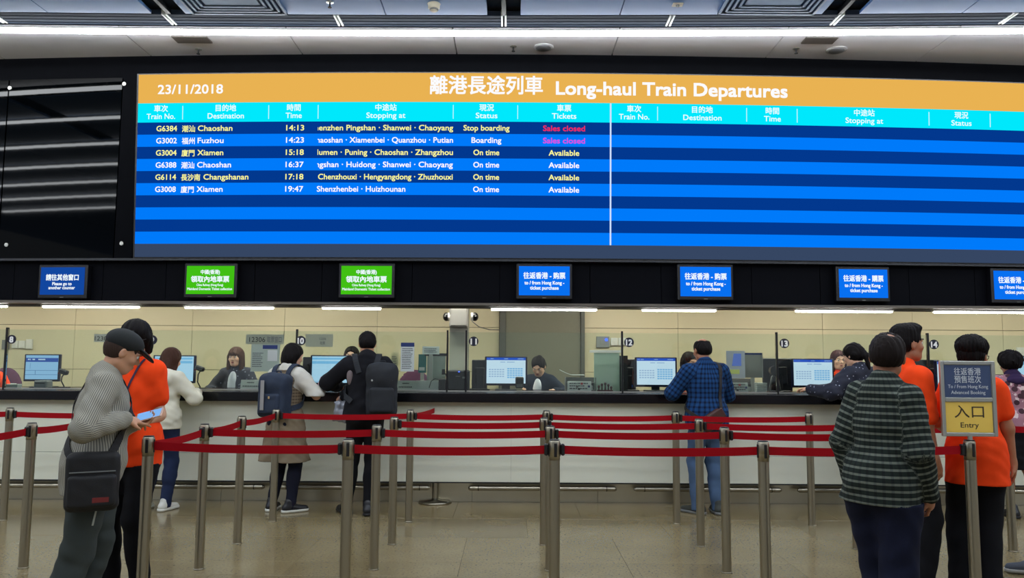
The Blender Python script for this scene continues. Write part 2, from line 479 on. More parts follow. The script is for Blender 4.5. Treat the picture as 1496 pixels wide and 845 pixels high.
# ---- floor: polished stone tiles
def floor_mat():
    m, N, L, b = nodes_mat('polished_stone')
    tc = N.new('ShaderNodeTexCoord'); oi = N.new('ShaderNodeObjectInfo')
    n1 = N.new('ShaderNodeTexNoise'); n1.inputs['Scale'].default_value = 2.2; n1.inputs['Detail'].default_value = 8
    n2 = N.new('ShaderNodeTexNoise'); n2.inputs['Scale'].default_value = 55; n2.inputs['Detail'].default_value = 4
    vo = N.new('ShaderNodeTexVoronoi'); vo.inputs['Scale'].default_value = 38
    g = N.new('ShaderNodeNewGeometry')
    for n in (n1, n2, vo): L.new(g.outputs['Position'], n.inputs['Vector'])
    c = mixc(N, L, n1.outputs[0], srgb(114, 101, 69), srgb(148, 133, 97))
    r = N.new('ShaderNodeMapRange'); r.inputs[1].default_value = 0.52; r.inputs[2].default_value = 0.72; L.new(n2.outputs[0], r.inputs[0])
    c = mixc(N, L, r.outputs[0], c, srgb(104, 88, 68))
    s = N.new('ShaderNodeMapRange'); s.inputs[1].default_value = 0.10; s.inputs[2].default_value = 0.02; L.new(vo.outputs['Distance'], s.inputs[0])
    c = mixc(N, L, mth(N, L, 'MULTIPLY', s.outputs[0], 0.6), c, srgb(210, 196, 170))
    v = N.new('ShaderNodeMapRange'); v.inputs[3].default_value = 0.9; v.inputs[4].default_value = 1.08; L.new(oi.outputs['Random'], v.inputs[0])
    c = mixc(N, L, 1.0, c, v.outputs[0], 'MULTIPLY')
    L.new(c, b.inputs['Base Color'])
    rr = N.new('ShaderNodeMapRange'); rr.inputs[3].default_value = 0.10; rr.inputs[4].default_value = 0.24; L.new(n2.outputs[0], rr.inputs[0])
    L.new(rr.outputs[0], b.inputs['Roughness']); b.inputs['Specular IOR Level'].default_value = 0.6
    return m
M_floor = floor_mat()
M_joint = mat('joint_mortar', srgb(92, 83, 66), 0.9)
floor = struct(MB().box(-14, 14, -8, 11, -0.12, -0.012).build('floor', M_joint))
rows = [(8.1, 10.59), (7.26, 8.1), (6.5, 7.26), (5.74, 6.5), (5.37, 5.74), (4.6, 5.37), (3.8, 4.6), (3.0, 3.8), (1.5, 3.0), (0.0, 1.5)]
TW = 1.2
for ri, (y0, y1) in enumerate(rows):
    me = None; off = (0.35, 0.05, 0.62, 0.2, 0.2, 0.8)[ri % 6]
    w = TW if ri < 8 else 4.8
    k0 = int(-9.6 / w) - 1
    for k in range(k0, -k0):
        xc = (k + off) * w
        if me is None: me = MB().box(-w / 2 + 0.0009, w / 2 - 0.0009, y0 + 0.002, y1 - 0.002, -0.012, 0.0, 0.0012).mesh('tile'); me.materials.append(M_floor)
        obj('tile', me, None, floor, loc=(xc, 0, 0))

# ---- ceiling
M_cpanel = mat('ceiling_panel_metal', srgb(96, 136, 190), 0.4, 0.0, noise=0.04, nscale=3)
M_cfront = mat('ceiling_panel_pale', srgb(238, 236, 240), 0.4, noise=0.04, nscale=3)
M_void = mat('ceiling_void', srgb(10, 10, 13), 0.9)
M_slat = mat('ceiling_slat', srgb(44, 52, 64), 0.7, 0.0, spec=.05)
_p = [atz(px, py, CEIL - 0.055) for px, py in ((20, 44.5), (748, 49.0), (1476, 45.5))]   # lamp line
_q = np.polyfit([p.x for p in _p], [p.y for p in _p], 2)
def ys(x):
    x = max(-6.2, min(6.2, x)); return float(np.polyval(_q, x))
YS0 = ys(0)
ceiling = struct(MB().box(-16, 16, -8, 8.9, 5.15, 5.25).build('ceiling', M_void))
def cpanel(pts, z0=CEIL, th=0.03, name='ceiling_panel', m=None):
    vs = [(x, y, z0) for x, y in pts] + [(x, y, z0 + th) for x, y in pts]; n = len(pts)
    fs = [tuple(range(n))[::-1], tuple(range(n, 2 * n))] + [(i, (i + 1) % n, n + (i + 1) % n, n + i) for i in range(n)]
    return MB().add(vs, fs).build(name, m or M_cpanel, ceiling)
def yx(x, Y0): return Y0 + ys(x) - YS0
SY1 = YS0 + 0.055
js = [-7.2 + 1.70 * i for i in range(0, 10)]
jx0 = atz(664, 60, CEIL).x
js = [jx0 + 1.70 * (i - 5) for i in range(12)]
for a, b in zip(js[:-1], js[1:]):
    a += 0.006; b -= 0.006
    cpanel([(a, yx(a, SY1)), (b, yx(b, SY1)), (b, WY(b) + 0.1), (a, WY(a) + 0.1)], m=M_cfront)
UY1 = atz(748, 22, CEIL).y           # near edge of slatted band
gapx = [(atz(a, 11, CEIL).x, atz(b, 11, CEIL).x) for a, b in ((213, 262), (712, 760), (1210, 1264))]
edges = [-14.0, -11.9, -10.2, -8.5, -6.8, -5.1] 
seg = []
pitch = gapx[1][0] - gapx[0][0]
def jx(px): return atz(px, 11, CEIL).x
plist = [(-11.0, -8.6), (-8.6, gapx[0][0] - pitch), (gapx[0][0] - pitch + 0.3, jx(60)), (jx(60), gapx[0][0]),
         (gapx[0][1], jx(409)), (jx(409), jx(560)), (jx(560), gapx[1][0]),
         (gapx[1][1], jx(909)), (jx(909), jx(1060)), (jx(1060), gapx[2][0]),
         (gapx[2][1], jx(1416)), (jx(1416), jx(1580)), (jx(1580), 7.4), (7.7, 11)]
for a, b in plist:
    a += 0.005; b -= 0.005
    cpanel([(a, 5.2), (b, 5.2), (b, yx(b, UY1)), (a, yx(a, UY1))])
# slatted linear grille
pys = [25.0, 29.5, 34.0, 38.5]
hang = [atz(px, 31, CEIL).x for px in (-240, 4, 250, 495, 736, 979, 1221, 1467, 1712)]
hang = [-9.0] + hang + [9.5]
for a, b in zip(hang[:-1], hang[1:]):
    for py in pys:
        Y0 = atz(748, py, CEIL).y
        a2, b2 = a + 0.03, b - 0.03
        cpanel([(a2, yx(a2, Y0 - 0.026)), (b2, yx(b2, Y0 - 0.026)), (b2, yx(b2, Y0 + 0.026)), (a2, yx(a2, Y0 + 0.026))], th=0.05, name='slat', m=M_slat)
for h_ in hang[1:-1]:
    for s in (-0.018, 0.018):
        y0, y1 = yx(h_, UY1) + 0.01, ys(h_) - 0.05
        MB().box(h_ + s - 0.008, h_ + s + 0.008, y0, y1, CEIL - 0.004, CEIL + 0.06).build('grille_joiner', M_white, ceiling)
MB().box(-11, 11, UY1 - 0.2, 8.4, CEIL + 0.07, CEIL + 0.09).build('grille_backing', M_void, ceiling)
for a, b in gapx:
    x = (a + b) / 2
    MB().box(x - 0.02, x + 0.02, UY1 - 0.35, UY1 + 0.02, CEIL - 0.0, CEIL + 0.05).build('hanger', M_dark, ceiling)
# rest of the hall's ceiling, over and behind the viewer
for i in range(-4, 5):
    MB().box(i * 3.4 - 1.69, i * 3.4 + 1.69, -7.9, 5.19, CEIL + 0.01, CEIL + 0.04).build('ceiling_panel', M_cpanel, ceiling)

# visible linear light (gently wandering) and its siblings further back over the hall
E_strip = emis('lamp_strip', (0.93, 0.97, 1.0, 1), HALL_STRIP)
def strip_light(x0, x1, yf, w, z, label, group=None, dep=.04):
    t = thing('linear_light', label, 'ceiling light', (0, 0, 0), group=group); n = 28; a = MB(); h = MB(); va = []; vh = []; fa = []; fh = []
    for i in range(n + 1):
        x = x0 + (x1 - x0) * i / n; y = yf(x)
        va += [(x, y - w / 2, z + .02), (x, y - w / 2, z + .02 - dep + .006), (x, y - w / 2 + .008, z + .02 - dep), (x, y + w / 2 - .008, z + .02 - dep), (x, y + w / 2, z + .02 - dep + .006), (x, y + w / 2, z + .02)]
        q = w / 2 + 0.002
        vh += [(x, y - q, z + 0.021), (x, y - q, z + 0.032), (x, y + q, z + 0.032), (x, y + q, z + 0.021)]
    for i in range(n):
        for k in range(6): fa.append((i * 6 + k, i * 6 + (k + 1) % 6, i * 6 + 6 + (k + 1) % 6, i * 6 + 6 + k))
        for k in range(4): fh.append((i * 4 + k, i * 4 + (k + 1) % 4, i * 4 + 4 + (k + 1) % 4, i * 4 + 4 + k))
    h.add(vh, fh).build('housing', M_alu, t); a.add(va, fa).build('diffuser', E_strip, t)
strip_light(-9, 9, ys, 0.052, CEIL - 0.055, 'long continuous white linear light glowing across the ceiling in front of the board')
for k, yy in enumerate((6.3, 5.1, 3.9, 2.7, 1.5, 0.3)):
    strip_light(-13, 13, (lambda x, yy=yy: yy), 0.055, CEIL - 0.036, 'straight white linear light over the hall in front of the viewer', 'linear lights over the hall', dep=.028)

# air diffusers, sprinklers, speakers
M_vent = mat('vent_metal', srgb(150, 165, 185), 0.4, 0.3)
M_ventgap = mat('vent_gap', srgb(40, 48, 70), 0.7)
def vent(px, label):
    c = atz(px, -14, CEIL); t = thing('air_diffuser', label, 'air vent', (c.x, c.y, CEIL), group='square air diffusers in the ceiling')
    S = 0.46
    MB().box(-S, S, -S, S, -0.004, -0.001).build('backing', M_ventgap, t)
    for i in range(4):
        r = S - i * 0.05; mb = MB()
        for sx in (1, -1):
            mb.box(min(sx * r, sx * (r - 0.022)), max(sx * r, sx * (r - 0.022)), -r, r, -0.02, -0.003)
            mb.box(-r, r, min(sx * r, sx * (r - 0.022)), max(sx * r, sx * (r - 0.022)), -0.02, -0.003)
        mb.build('louvre', M_vent, t)
    MB().box(-S + 0.2, S - 0.2, -S + 0.2, S - 0.2, -0.016, -0.003, 0.004).build('core_plate', M_vent, t)
vent(325, 'square louvred ceiling air diffuser at the upper left above the title of the board')
vent(1143, 'square louvred ceiling air diffuser at the upper right above the board')
def sprinkler(px, py, label):
    c = atz(px, py, CEIL); t = thing('sprinkler', label, 'sprinkler', (c.x, c.y, CEIL), group=None)
    MB().lathe([(0, -0.004), (0.035, -0.004), (0.035, 0), (0, 0)]).build('rosette', M_alu, t)
    MB().cyl((0, 0, -0.002), (0, 0, -0.05), 0.008).cyl((0, 0, -0.05), (0, 0, -0.055), 0.018).build('nozzle', M_dark, t)
for px, py, l in ((290, 72, 'small ceiling sprinkler above the black panels, left of the board title'), (482, 3, 'small ceiling sprinkler between the left diffuser and the round detector'),
                  (750, 68, 'small ceiling sprinkler above the middle of the board'), (1163, 71, 'small ceiling sprinkler between the two round ceiling speakers, beside the right one')):
    sprinkler(px, py, l)
def speaker(px, py, label):
    c = atz(px, py, CEIL); t = thing('ceiling_speaker', label, 'speaker', (c.x, c.y, CEIL), group='round ceiling speakers')
    MB().lathe([(0, -0.012), (0.095, -0.012), (0.105, -0.008), (0.11, 0), (0, 0)]).build('bezel', mat('speaker_white', srgb(185, 185, 188), 0.5), t)
    MB().lathe([(0, -0.0145), (0.08, -0.0135), (0.082, -0.012), (0, -0.012)]).build('grille', mat('speaker_grille', srgb(120, 122, 128), 0.6), t)
speaker(794, 69, 'round flush ceiling speaker above the word Long-haul')
speaker(1222, 73, 'round flush ceiling speaker above the right end of the board title')
c = atz(634, 6, CEIL); t = thing('smoke_detector', 'cream smoke detector hanging from the upper ceiling panel, between the diffusers', 'smoke detector', (c.x, c.y, CEIL))
MB().lathe([(0, -0.07), (0.03, -0.068), (0.04, -0.045), (0.055, -0.04), (0.055, -0.012), (0.062, 0), (0, 0)]).build('housing', mat('detector_cream', srgb(205, 198, 175), 0.5), t)
MB().lathe([(0.034, -0.062), (0.043, -0.06), (0.043, -0.05), (0.036, -0.048)]).build('sensor_ring', M_grey, t)
c = atz(990, 6, CEIL); t = thing('ceiling_sensor', 'tiny cream ceiling sensor plate right of the middle gap', 'sensor', (c.x, c.y, CEIL))
MB().box(-0.05, 0.05, -0.035, 0.035, -0.012, 0, 0.004).build('plate', mat('detector_cream', srgb(205, 198, 175)), t)
MB().lathe([(0, -0.03), (0.014, -0.026), (0.016, -0.012), (0, -0.012)]).build('sensor', M_grey, t)
for px0, px1, py in ((254, 305, 56), (1175, 1222, 57)):  # flat brown boxes standing in for two dark notches beside the strip
    a = atz(px0, py, CEIL); b = atz(px1, py, CEIL)
    MB().box(a.x, b.x, a.y - 0.06, a.y + 0.10, CEIL - 0.012, CEIL + 0.0).build('dark_notch', mat('notch_brown', srgb(92, 86, 82), 0.6), ceiling)

# ---- far wall: black header, glossy black panels, fascia over the counters
M_black = mat('black_panel', srgb(6, 7, 11), 0.7, spec=.04, noise=0.1, nscale=4)
def gloss_mat():
    m = mat('black_glass_panel', srgb(2, 3, 4), 0.035, spec=0.14); return m
M_bgl = gloss_mat()
YB = 8.02
zb_top, zb_bot = Z(107, YB), Z(377, YB)
zfas = Z(447.5, 8.12)
wall = struct(slab(-10, 10.5, zfas, CEIL + 0.3, -0.06, 0.3, 60).build('wall_far', M_void))
x_l = wx(199, 0.13); x_r = wx(1586, 0.13)
slab(-10, 10.5, zb_top + 0.01, CEIL + 0.02, 0.02, 0.08, 50).build('header_panel', M_black, wall)
zled = Z(381, 8.08)
slab(-10, 10.5, zled - 0.012, zled + 0.012, 0.10, 0.15, 60).build('ledge_trim', mat('ledge_dark', srgb(34, 36, 42), 0.4), wall)
z0p, z1p = zled + 0.014, zb_top + 0.008
for a, b, mm in ((-520, -360, M_bgl), (-358, -182, M_bgl), (-180, 3, M_bgl), (5, 171, M_bgl), (172.5, 198.5, M_black)):
    slab(wx(a), wx(b), z0p, z1p, 0.03, 0.05, 8).build('glass_panel', mm, wall)
slab(x_r + 0.02, 10.4, z0p, z1p, 0.03, 0.05, 8).build('glass_panel', M_black, wall)
for px, py in ((15, 129), (182, 123), (10, 358), (178, 356)):
    p = on_wall(px, py, 0.03)
    MB().cyl((p.x, p.y - 0.012, p.z), (p.x, p.y + 0.01, p.z), 0.021, n=14).build('stud', M_alu, wall)
# fascia panels between the ticket window displays
fj = [-9.9] + [wx(px, 0.03, 415) for px in (-180, 20, 150, 242, 372, 470, 602, 730, 862, 966, 1098, 1198, 1328, 1424, 1552, 1700)] + [10.4]
for a, b in zip(fj[:-1], fj[1:]):
    slab(a + 0.003, b - 0.003, zfas, zled - 0.014, 0.03, 0.09).build('fascia_panel', mat('fascia_black', srgb(10, 11, 16), 0.7, spec=.05), wall)
# soffit under the fascia
MB().box(-10, 10.5, 8.10, 8.62, zfas + 0.004, zfas + 0.03).build('soffit', mat('soffit_brown', srgb(95, 88, 80), 0.6), wall)
MB().box(-10, 10.5, 8.60, 8.66, zfas + 0.004, 2.75).build('soffit_back', M_void, wall)

# ---- booth behind the counter
M_beige = mat('beige_panel', srgb(208, 200, 166), 0.45, noise=0.03, nscale=2)
YW = 10.6
wb_ = struct(MB().box(-10, 10.5, YW + 0.012, YW + 0.2, 0, 2.75).build('wall_booth', mat('panel_joint', srgb(88, 82, 66), 0.8)))
pxs = [-480, -300, -100, 107, 279, 414, 550, 729]; pxs2 = [854, 991, 1203, 1335, 1467, 1640, 1850, 2010]
zr = [0.0, 0.66, Z(543.5, YW), Z(479, YW), 2.72]
for lst in (pxs, pxs2):
    for a, b in zip(lst[:-1], lst[1:]):
        for c, d in zip(zr[:-1], zr[1:]):
            MB().box(X(a, YW) + 0.002, X(b, YW) - 0.002, YW, YW + 0.014, c + 0.003, d - 0.003, 0.002).build('wall_panel', M_beige, wb_)
dr = struct(MB().box(X(739, YW), X(848, YW), YW - 0.01, YW + 0.03, 0.0, 2.6).build('door_1', mat('door_grey', srgb(122, 122, 104), 0.5, noise=0.05)))
MB().box(X(730, YW), X(738.5, YW), YW - 0.05, YW + 0.012, 0, 2.7).box(X(848.5, YW), X(854, YW), YW - 0.05, YW + 0.012, 0, 2.7).build('door_frame', mat('door_frame_grey', srgb(96, 98, 90), 0.4, 0.3), dr)
struct(MB().box(-10, 10.5, 8.66, YW + 0.1, 2.72, 2.8).build('ceiling_booth', M_white))
struct(MB().box(-10.1, -10, 8.1, YW + 0.1, 0, 2.75).build('wall_booth_left', M_beige))
struct(MB().box(10.5, 10.6, 8.1, YW + 0.1, 0, 2.75).build('wall_booth_right', M_beige))
# booth ceiling lights (rectangular troffers, hidden from here by the fascia)
for i, x in enumerate((-8, -5.6, -3.2, -0.8, 1.6, 4.0, 6.4, 8.8)):
    t = thing('ceiling_troffer', 'rectangular white light panel in the booth ceiling behind the counter', 'ceiling light', (x, 9.15, 2.72), group='light panels in the booth ceiling')
    MB().box(-0.62, 0.62, -0.17, 0.17, -0.02, 0).build('frame', M_white, t)
    MB().box(-0.58, 0.58, -0.13, 0.13, -0.022, -0.0205).build('diffuser', emis('troffer_glow', (1.0, 0.96, 0.86, 1), TROFFER), t)
# tube lights just behind the fascia
E_bar = emis('lamp_bar', (1.0, 0.99, 0.93, 1), BOOTH_BAR)
where = ['over the man in the black cap', 'over the long-haired clerk', 'short one over the black backpack', 'over the grey door', 'over the balding man in blue plaid', 'over the leaning dark-haired customer', 'over the entry sign', 'cut off at the left edge']
for (a, b, py), w in zip(((57, 201, 451), (266, 398, 451.2), (468, 556, 451.5), (716, 873, 453), (938, 1048, 454), (1163, 1307, 456.5), (1366, 1530, 458), (-150, 6, 451)), where):
    x0, x1 = X(a, 8.38), X(b, 8.38)
    t = thing('tube_light', 'white tube light under the black fascia, ' + w, 'light', ((x0 + x1) / 2, 8.38, zfas))
    L_ = (x1 - x0) / 2
    MB().box(-L_, L_, -0.03, 0.03, -0.012, 0.004).build('housing', M_white, t)
    MB().box(-L_ + 0.01, L_ - 0.01, -0.022, 0.022, -0.030, -0.0125, 0.006).build('tube', E_bar, t)

# ---- departures board (leans forward a little at the top)
TILT = 0.055
def ZB(py):
    z = Z(py, YB)
    for _ in range(6): z = Z(py, YB - TILT * (z - zb_bot) + 0.02)
    return z
bd = thing('departure_board', 'huge long-haul train departures board with orange title band and blue rows', 'display board')
OFF = 0.13
slab(x_l - 0.02, x_r + 0.02, ZB(377) - 0.01, ZB(107) + 0.012, OFF - 0.004, 0.12, 40).build('frame', M_frame, bd)
def band(name, py0, py1, m, px0=None, px1=None, off=OFF):
    a = x_l if px0 is None else wx(px0, off); b = x_r if px1 is None else wx(px1, off)
    return slab(a, b, ZB(py1), ZB(py0), off, 0.01, max(1, int((b - a) / 0.3))).build(name, m, bd)
def scr(r, g, b, s=1.0): return emis('led_%d_%d_%d' % (r, g, b), srgb(r, g, b), s)
band('title_band', 107, 149.5, scr(233, 178, 82))
band('heading_band', 149.5, 178, scr(0, 232, 252))
rowpy = [178 + 17.95 * i for i in range(11)]
for i in range(10):
    band('row_stripe', rowpy[i], rowpy[i + 1], scr(2, 56, 142) if i % 2 == 0 else scr(0, 122, 250))
band('bottom_band', rowpy[10], 377, scr(54, 70, 98))
W_ = scr(252, 252, 255); Yl = scr(252, 250, 150); Rd = scr(245, 40, 90); Mg = scr(225, 70, 225)
band('column_divider', 150.0, rowpy[10], scr(205, 225, 255), 890.6, 892.9, OFF + 0.003)
for px in (264.5, 390.5, 463, 661, 755.5, 960.5, 1091, 1165, 1358, 1447.5):
    band('heading_divider', 154, 174, scr(190, 245, 255), px - 0.55, px + 0.55, OFF + 0.003)
def pm(n): return n * YB / F_PX
def curve_mesh(P, fs, name, m, parent, off=OFF + 0.004):
    P = P.copy(); P[:, 1] = WY(0) + 0.0068 * P[:, 0] ** 2 - off
    return obj(name, np_mesh(P, fs), m, parent)
def btext(body, px, py_base, size_px, m, align='LEFT', wpx=None, bold=0.018, clip=None):
    p = on_wall(px, 300, OFF); x = p.x
    w = None if wpx is None else wpx * p.y / F_PX
    P, fs = text_mesh(body, pm(size_px), bold, w, align)
    P = P + np.array([x, 0, ZB(py_base)])
    if clip is not None:
        me = np_mesh(P, fs); clip_mesh(me, wx(clip, OFF)); me.vertices.foreach_get
        for v in me.vertices: v.co.y = WY(v.co.x) - OFF - 0.004
        return obj('lettering', me, m, bd)
    return curve_mesh(P, fs, 'lettering', m, bd)
btext('23/11/2018', 228, 136, 19.5, W_, wpx=98, bold=0.02)
btext('離港長途列車', 627, 135.5, 29.5, W_, wpx=167, bold=0.022)
btext('Long-haul Train Departures', 812, 137.5, 27.5, W_, wpx=346, bold=0.03)
cols = [(233, 'Train No.', '車次', 43), (328, 'Destination', '目的地', 54.5), (427.5, 'Time', '時間', 24), (562.5, 'Stopping at', '中途站', 58), (710, 'Status', '現況', 32), (823.5, 'Tickets', '車票', 36),
        (926, 'Train No.', '車次', 45), (1026, 'Destination', '目的地', 57), (1128.5, 'Time', '時間', 25), (1263, 'Stopping at', '中途站', 57), (1405, 'Status', '現況', 31), (1515, 'Tickets', '車票', 36)]
HW = scr(240, 255, 255)
for px, en, zh, w in cols:
    btext(en, px, 173.0, 11.5, HW, 'CENTER', w, 0.012)
    btext(zh, px, 161.6, 11.0, HW, 'CENTER', None, 0.015)
rowsd = [('G6384', '潮汕', 'Chaoshan', '14:13', 'Shenzhen Pingshan · Shanwei · Chaoyang', 'Stop boarding', 'Sales closed', 71, 198, 68),
         ('G3002', '福州', 'Fuzhou', '14:23', 'Chaoshan · Xiamenbei · Quanzhou · Putian', 'Boarding', 'Sales closed', 58, 198, 44),
         ('G3004', '廈門', 'Xiamen', '15:18', 'Humen · Puning · Chaoshan · Zhangzhou', 'On time', 'Available', 58, 198, 38),
         ('G6388', '潮汕', 'Chaoshan', '16:37', 'Pingshan · Huidong · Shanwei · Chaoyang', 'On time', 'Available', 70, 198, 38),
         ('G6114', '長沙南', 'Changshanan', '17:18', 'Chenzhouxi · Hengyangdong · Zhuzhouxi', 'On time', 'Available', 98, 198, 38),
         ('G3008', '廈門', 'Xiamen', '19:47', 'Shenzhenbei · Huizhounan', 'On time', 'Available', 58, 131, 38)]
full = {0: 212, 1: 212, 2: 208, 3: 213, 4: 200}
for i, (no, zh, en, tm, stops, st, tk, wd, ws, wst) in enumerate(rowsd):
    m = Yl if i % 2 == 0 else W_; base = rowpy[i] + 13.2
    btext(no, 257, base, 11.6, m, 'RIGHT', 31)
    nz = len(zh); btext(zh, 264.5, base + 0.6, 10.6, m, 'LEFT', 9.3 * nz + 0.8, 0.02)
    btext(en, 264.5 + 9.6 * nz + 4, base, 11.6, m, 'LEFT', wd - 9.6 * nz + {0: 0, 2: 0}.get(i, 0) - (0 if i != 4 else 2))
    btext(tm, 417, base, 11.6, m, 'LEFT', 26.5)
    if i < 5: btext(stops, 661, base, 11.6, m, 'RIGHT', full[i], clip=463.2)
    else: btext(stops, 463.2, base, 11.6, m, 'LEFT', ws)
    btext(st, 710, base, 11.6, m, 'CENTER', wst)
    btext(tk, 823.5, base, 11.6, (Rd if i == 0 else Mg) if i < 2 else m, 'CENTER', 62 if i < 2 else 45)

for o in [o for o in bd.children_recursive if o.type == 'MESH']:
    n_ = len(o.data.vertices); v = np.zeros(n_ * 3, np.float32); o.data.vertices.foreach_get('co', v); v = v.reshape(-1, 3)
    v[:, 1] -= TILT * (v[:, 2] - zb_bot) - 0.02; o.data.vertices.foreach_set('co', v.ravel()); o.data.update()

# ---- overhead window displays
def window_display(px0, px1, py0, py1, col, lines, label, fg=(240, 250, 255)):
    p = on_wall((px0 + px1) / 2, (py0 + py1) / 2, 0.12)
    w = (px1 - px0) * p.y / F_PX; h = (py1 - py0) * p.y / F_PX
    t = thing('window_display', label, 'display screen', (p.x, p.y, p.z)); ang = math.atan(0.0136 * p.x); t.rotation_euler = (0, 0, ang)
    b_ = 0.028
    MB().box(-w / 2 - b_, w / 2 + b_, 0.003, 0.085, -h / 2 - b_ - 0.012, h / 2 + b_, 0.008).build('bezel', M_frame, t)
    MB().box(-w / 2, w / 2, 0.0, 0.004, -h / 2, h / 2).build('screen', scr(*col), t)
    MB().box(-0.02, 0.02, 0.0, 0.004, -h / 2 - 0.03, -h / 2 - 0.024).build('badge', M_grey, t)
    fgm = scr(*fg)
    for body, v, size, wf, bold in lines:
        letter(body, 0, -0.003, (0.5 - v) * h, size * h, fgm, t, width=wf * w, bold=bold)
GL = [('中國(香港)', 0.28, 0.17, 0.40, 0.03), ('領取內地車票', 0.56, 0.24, 0.80, 0.03), ('China Railway (Hong Kong)', 0.715, 0.115, 0.56, 0.02), ('Mainland Domestic Ticket collection', 0.86, 0.125, 0.94, 0.025)]
def BL(v): return [('往返香港 - ' + v, 0.41, 0.235, 0.82, 0.03), ('to / from Hong Kong -', 0.625, 0.165, 0.78, 0.035), ('ticket purchase', 0.80, 0.165, 0.56, 0.035)]
window_display(57.5, 124.5, 390.5, 431, (18, 70, 158), [('請往其他窗口', 0.46, 0.24, 0.74, 0.03), ('Please go to', 0.655, 0.16, 0.44, 0.03), ('another counter', 0.80, 0.16, 0.60, 0.03)], 'dark blue overhead screen telling people to go to another counter')
window_display(271.5, 342.5, 388.5, 430, (66, 190, 20), GL, 'bright green overhead screen, the left one of the two green screens')
window_display(498, 572.5, 388.5, 430.5, (66, 190, 20), GL, 'bright green overhead screen, the right one of the two green screens')
window_display(758, 832.5, 389, 432, (8, 112, 240), BL('购票'), 'bright blue overhead ticket purchase screen nearest the grey pillar, above the grey door')
window_display(993.5, 1068.5, 390, 433.5, (8, 112, 240), BL('购票'), 'bright blue overhead ticket purchase screen over the balding man in blue plaid')
window_display(1225, 1298, 393.5, 435.5, (8, 112, 240), BL('購票'), 'bright blue overhead ticket purchase screen over the leaning dark-haired customer')
window_display(1450.5, 1524, 396, 438, (8, 112, 240), BL('購票'), 'bright blue overhead ticket purchase screen cut off by the right edge')

# ---- the counter
YF = 7.97; ZT = 1.127; ZU = 1.030
M_cface = mat('counter_panel', srgb(226, 228, 210), 0.42, noise=0.025, nscale=3)
ct = thing('ticket_counter', 'long white panelled ticket counter with a black worktop edge and steel plinth', 'counter')
zg = Z(665, YF); z_b = Z(705, YF)
MB().box(-9.5, 10, YF + 0.015, 8.85, z_b + 0.005, ZU - 0.005).build('carcass', mat('carcass_dark', srgb(60, 58, 54), 0.7), ct)
for a, b in ((-9.5, -6.2), (-6.2, -3.1), (-3.1, 0.0), (0.0, 3.1), (3.1, 6.2), (6.2, 10)):
    MB().box(a + 0.0004, b - 0.0004, YF, YF + 0.02, zg + 0.003, ZU - 0.004, 0.001).build('front_panel', M_cface, ct)
    MB().box(a + 0.0004, b - 0.0004, YF - 0.004, YF + 0.02, z_b, zg - 0.001, 0.001).build('front_panel', M_cface, ct)
MB().box(-9.5, 10, YF - 0.006, YF + 0.02, z_b - 0.012, z_b).build('bottom_edge', M_dark, ct)
MB().box(-9.5, 10, 7.88, 8.9, ZU, ZT, 0.006).build('worktop', mat('black_stone_top', srgb(9, 10, 14), 0.22, spec=0.4), ct)
M_pl = mat('plinth_steel', srgb(196, 190, 168), 0.3, 0.9, noise=0.12, nscale=2.5)
for i, (a, b) in enumerate(zip([-9.5 + 1.3 * k for k in range(15)], [-8.2 + 1.3 * k for k in range(15)])):
    MB().box(a + 0.002, b - 0.002, 8.1, 8.13, 0, z_b, 0.001).build('plinth_panel', M_pl, ct)
# foot rails
rails = [(-330, -60), (-40, 165), (175, 393), (410, 631), (686, 900), (925, 1137), (1160, 1376), (1400, 1600), (1625, 1850)]
rl = ['beyond the left edge', 'left end, below counter 8', 'behind the girl in the white hoodie', 'behind the couple with backpacks', 'below counter 11', 'behind the man in the blue plaid shirt', 'behind the man in the checked shirt', 'below the right edge counter', 'beyond the right edge']
for (a, b), l in zip(rails, rl):
    x0, x1 = X(a, 7.99), X(b, 7.99); L_ = (x1 - x0) / 2
    zr_ = Z(714, 7.99) 
    t = thing('foot_rail', 'round steel foot rail along the counter plinth, ' + l, 'foot rail', ((x0 + x1) / 2, 7.99, zr_))
    MB().cyl((-L_ + 0.02, 0, 0), (L_ - 0.02, 0, 0), 0.024).build('rod', M_steel, t)
    for s in (-1, 1):
        q = MB(); q.cyl((s * (L_ - 0.02), 0, 0), (s * L_, 0, 0), 0.024, 0.012).build('end_cap', M_steel, t)
        MB().cyl((s * (L_ - 0.10), 0, 0), (s * (L_ - 0.11), 0, 0), 0.0265).cyl((s * (L_ - 0.105), 0.02, 0), (s * (L_ - 0.105), 0.108, -0.01), 0.012).build('bracket', mat('dark_steel', srgb(80, 76, 68), 0.4, 0.9), t)

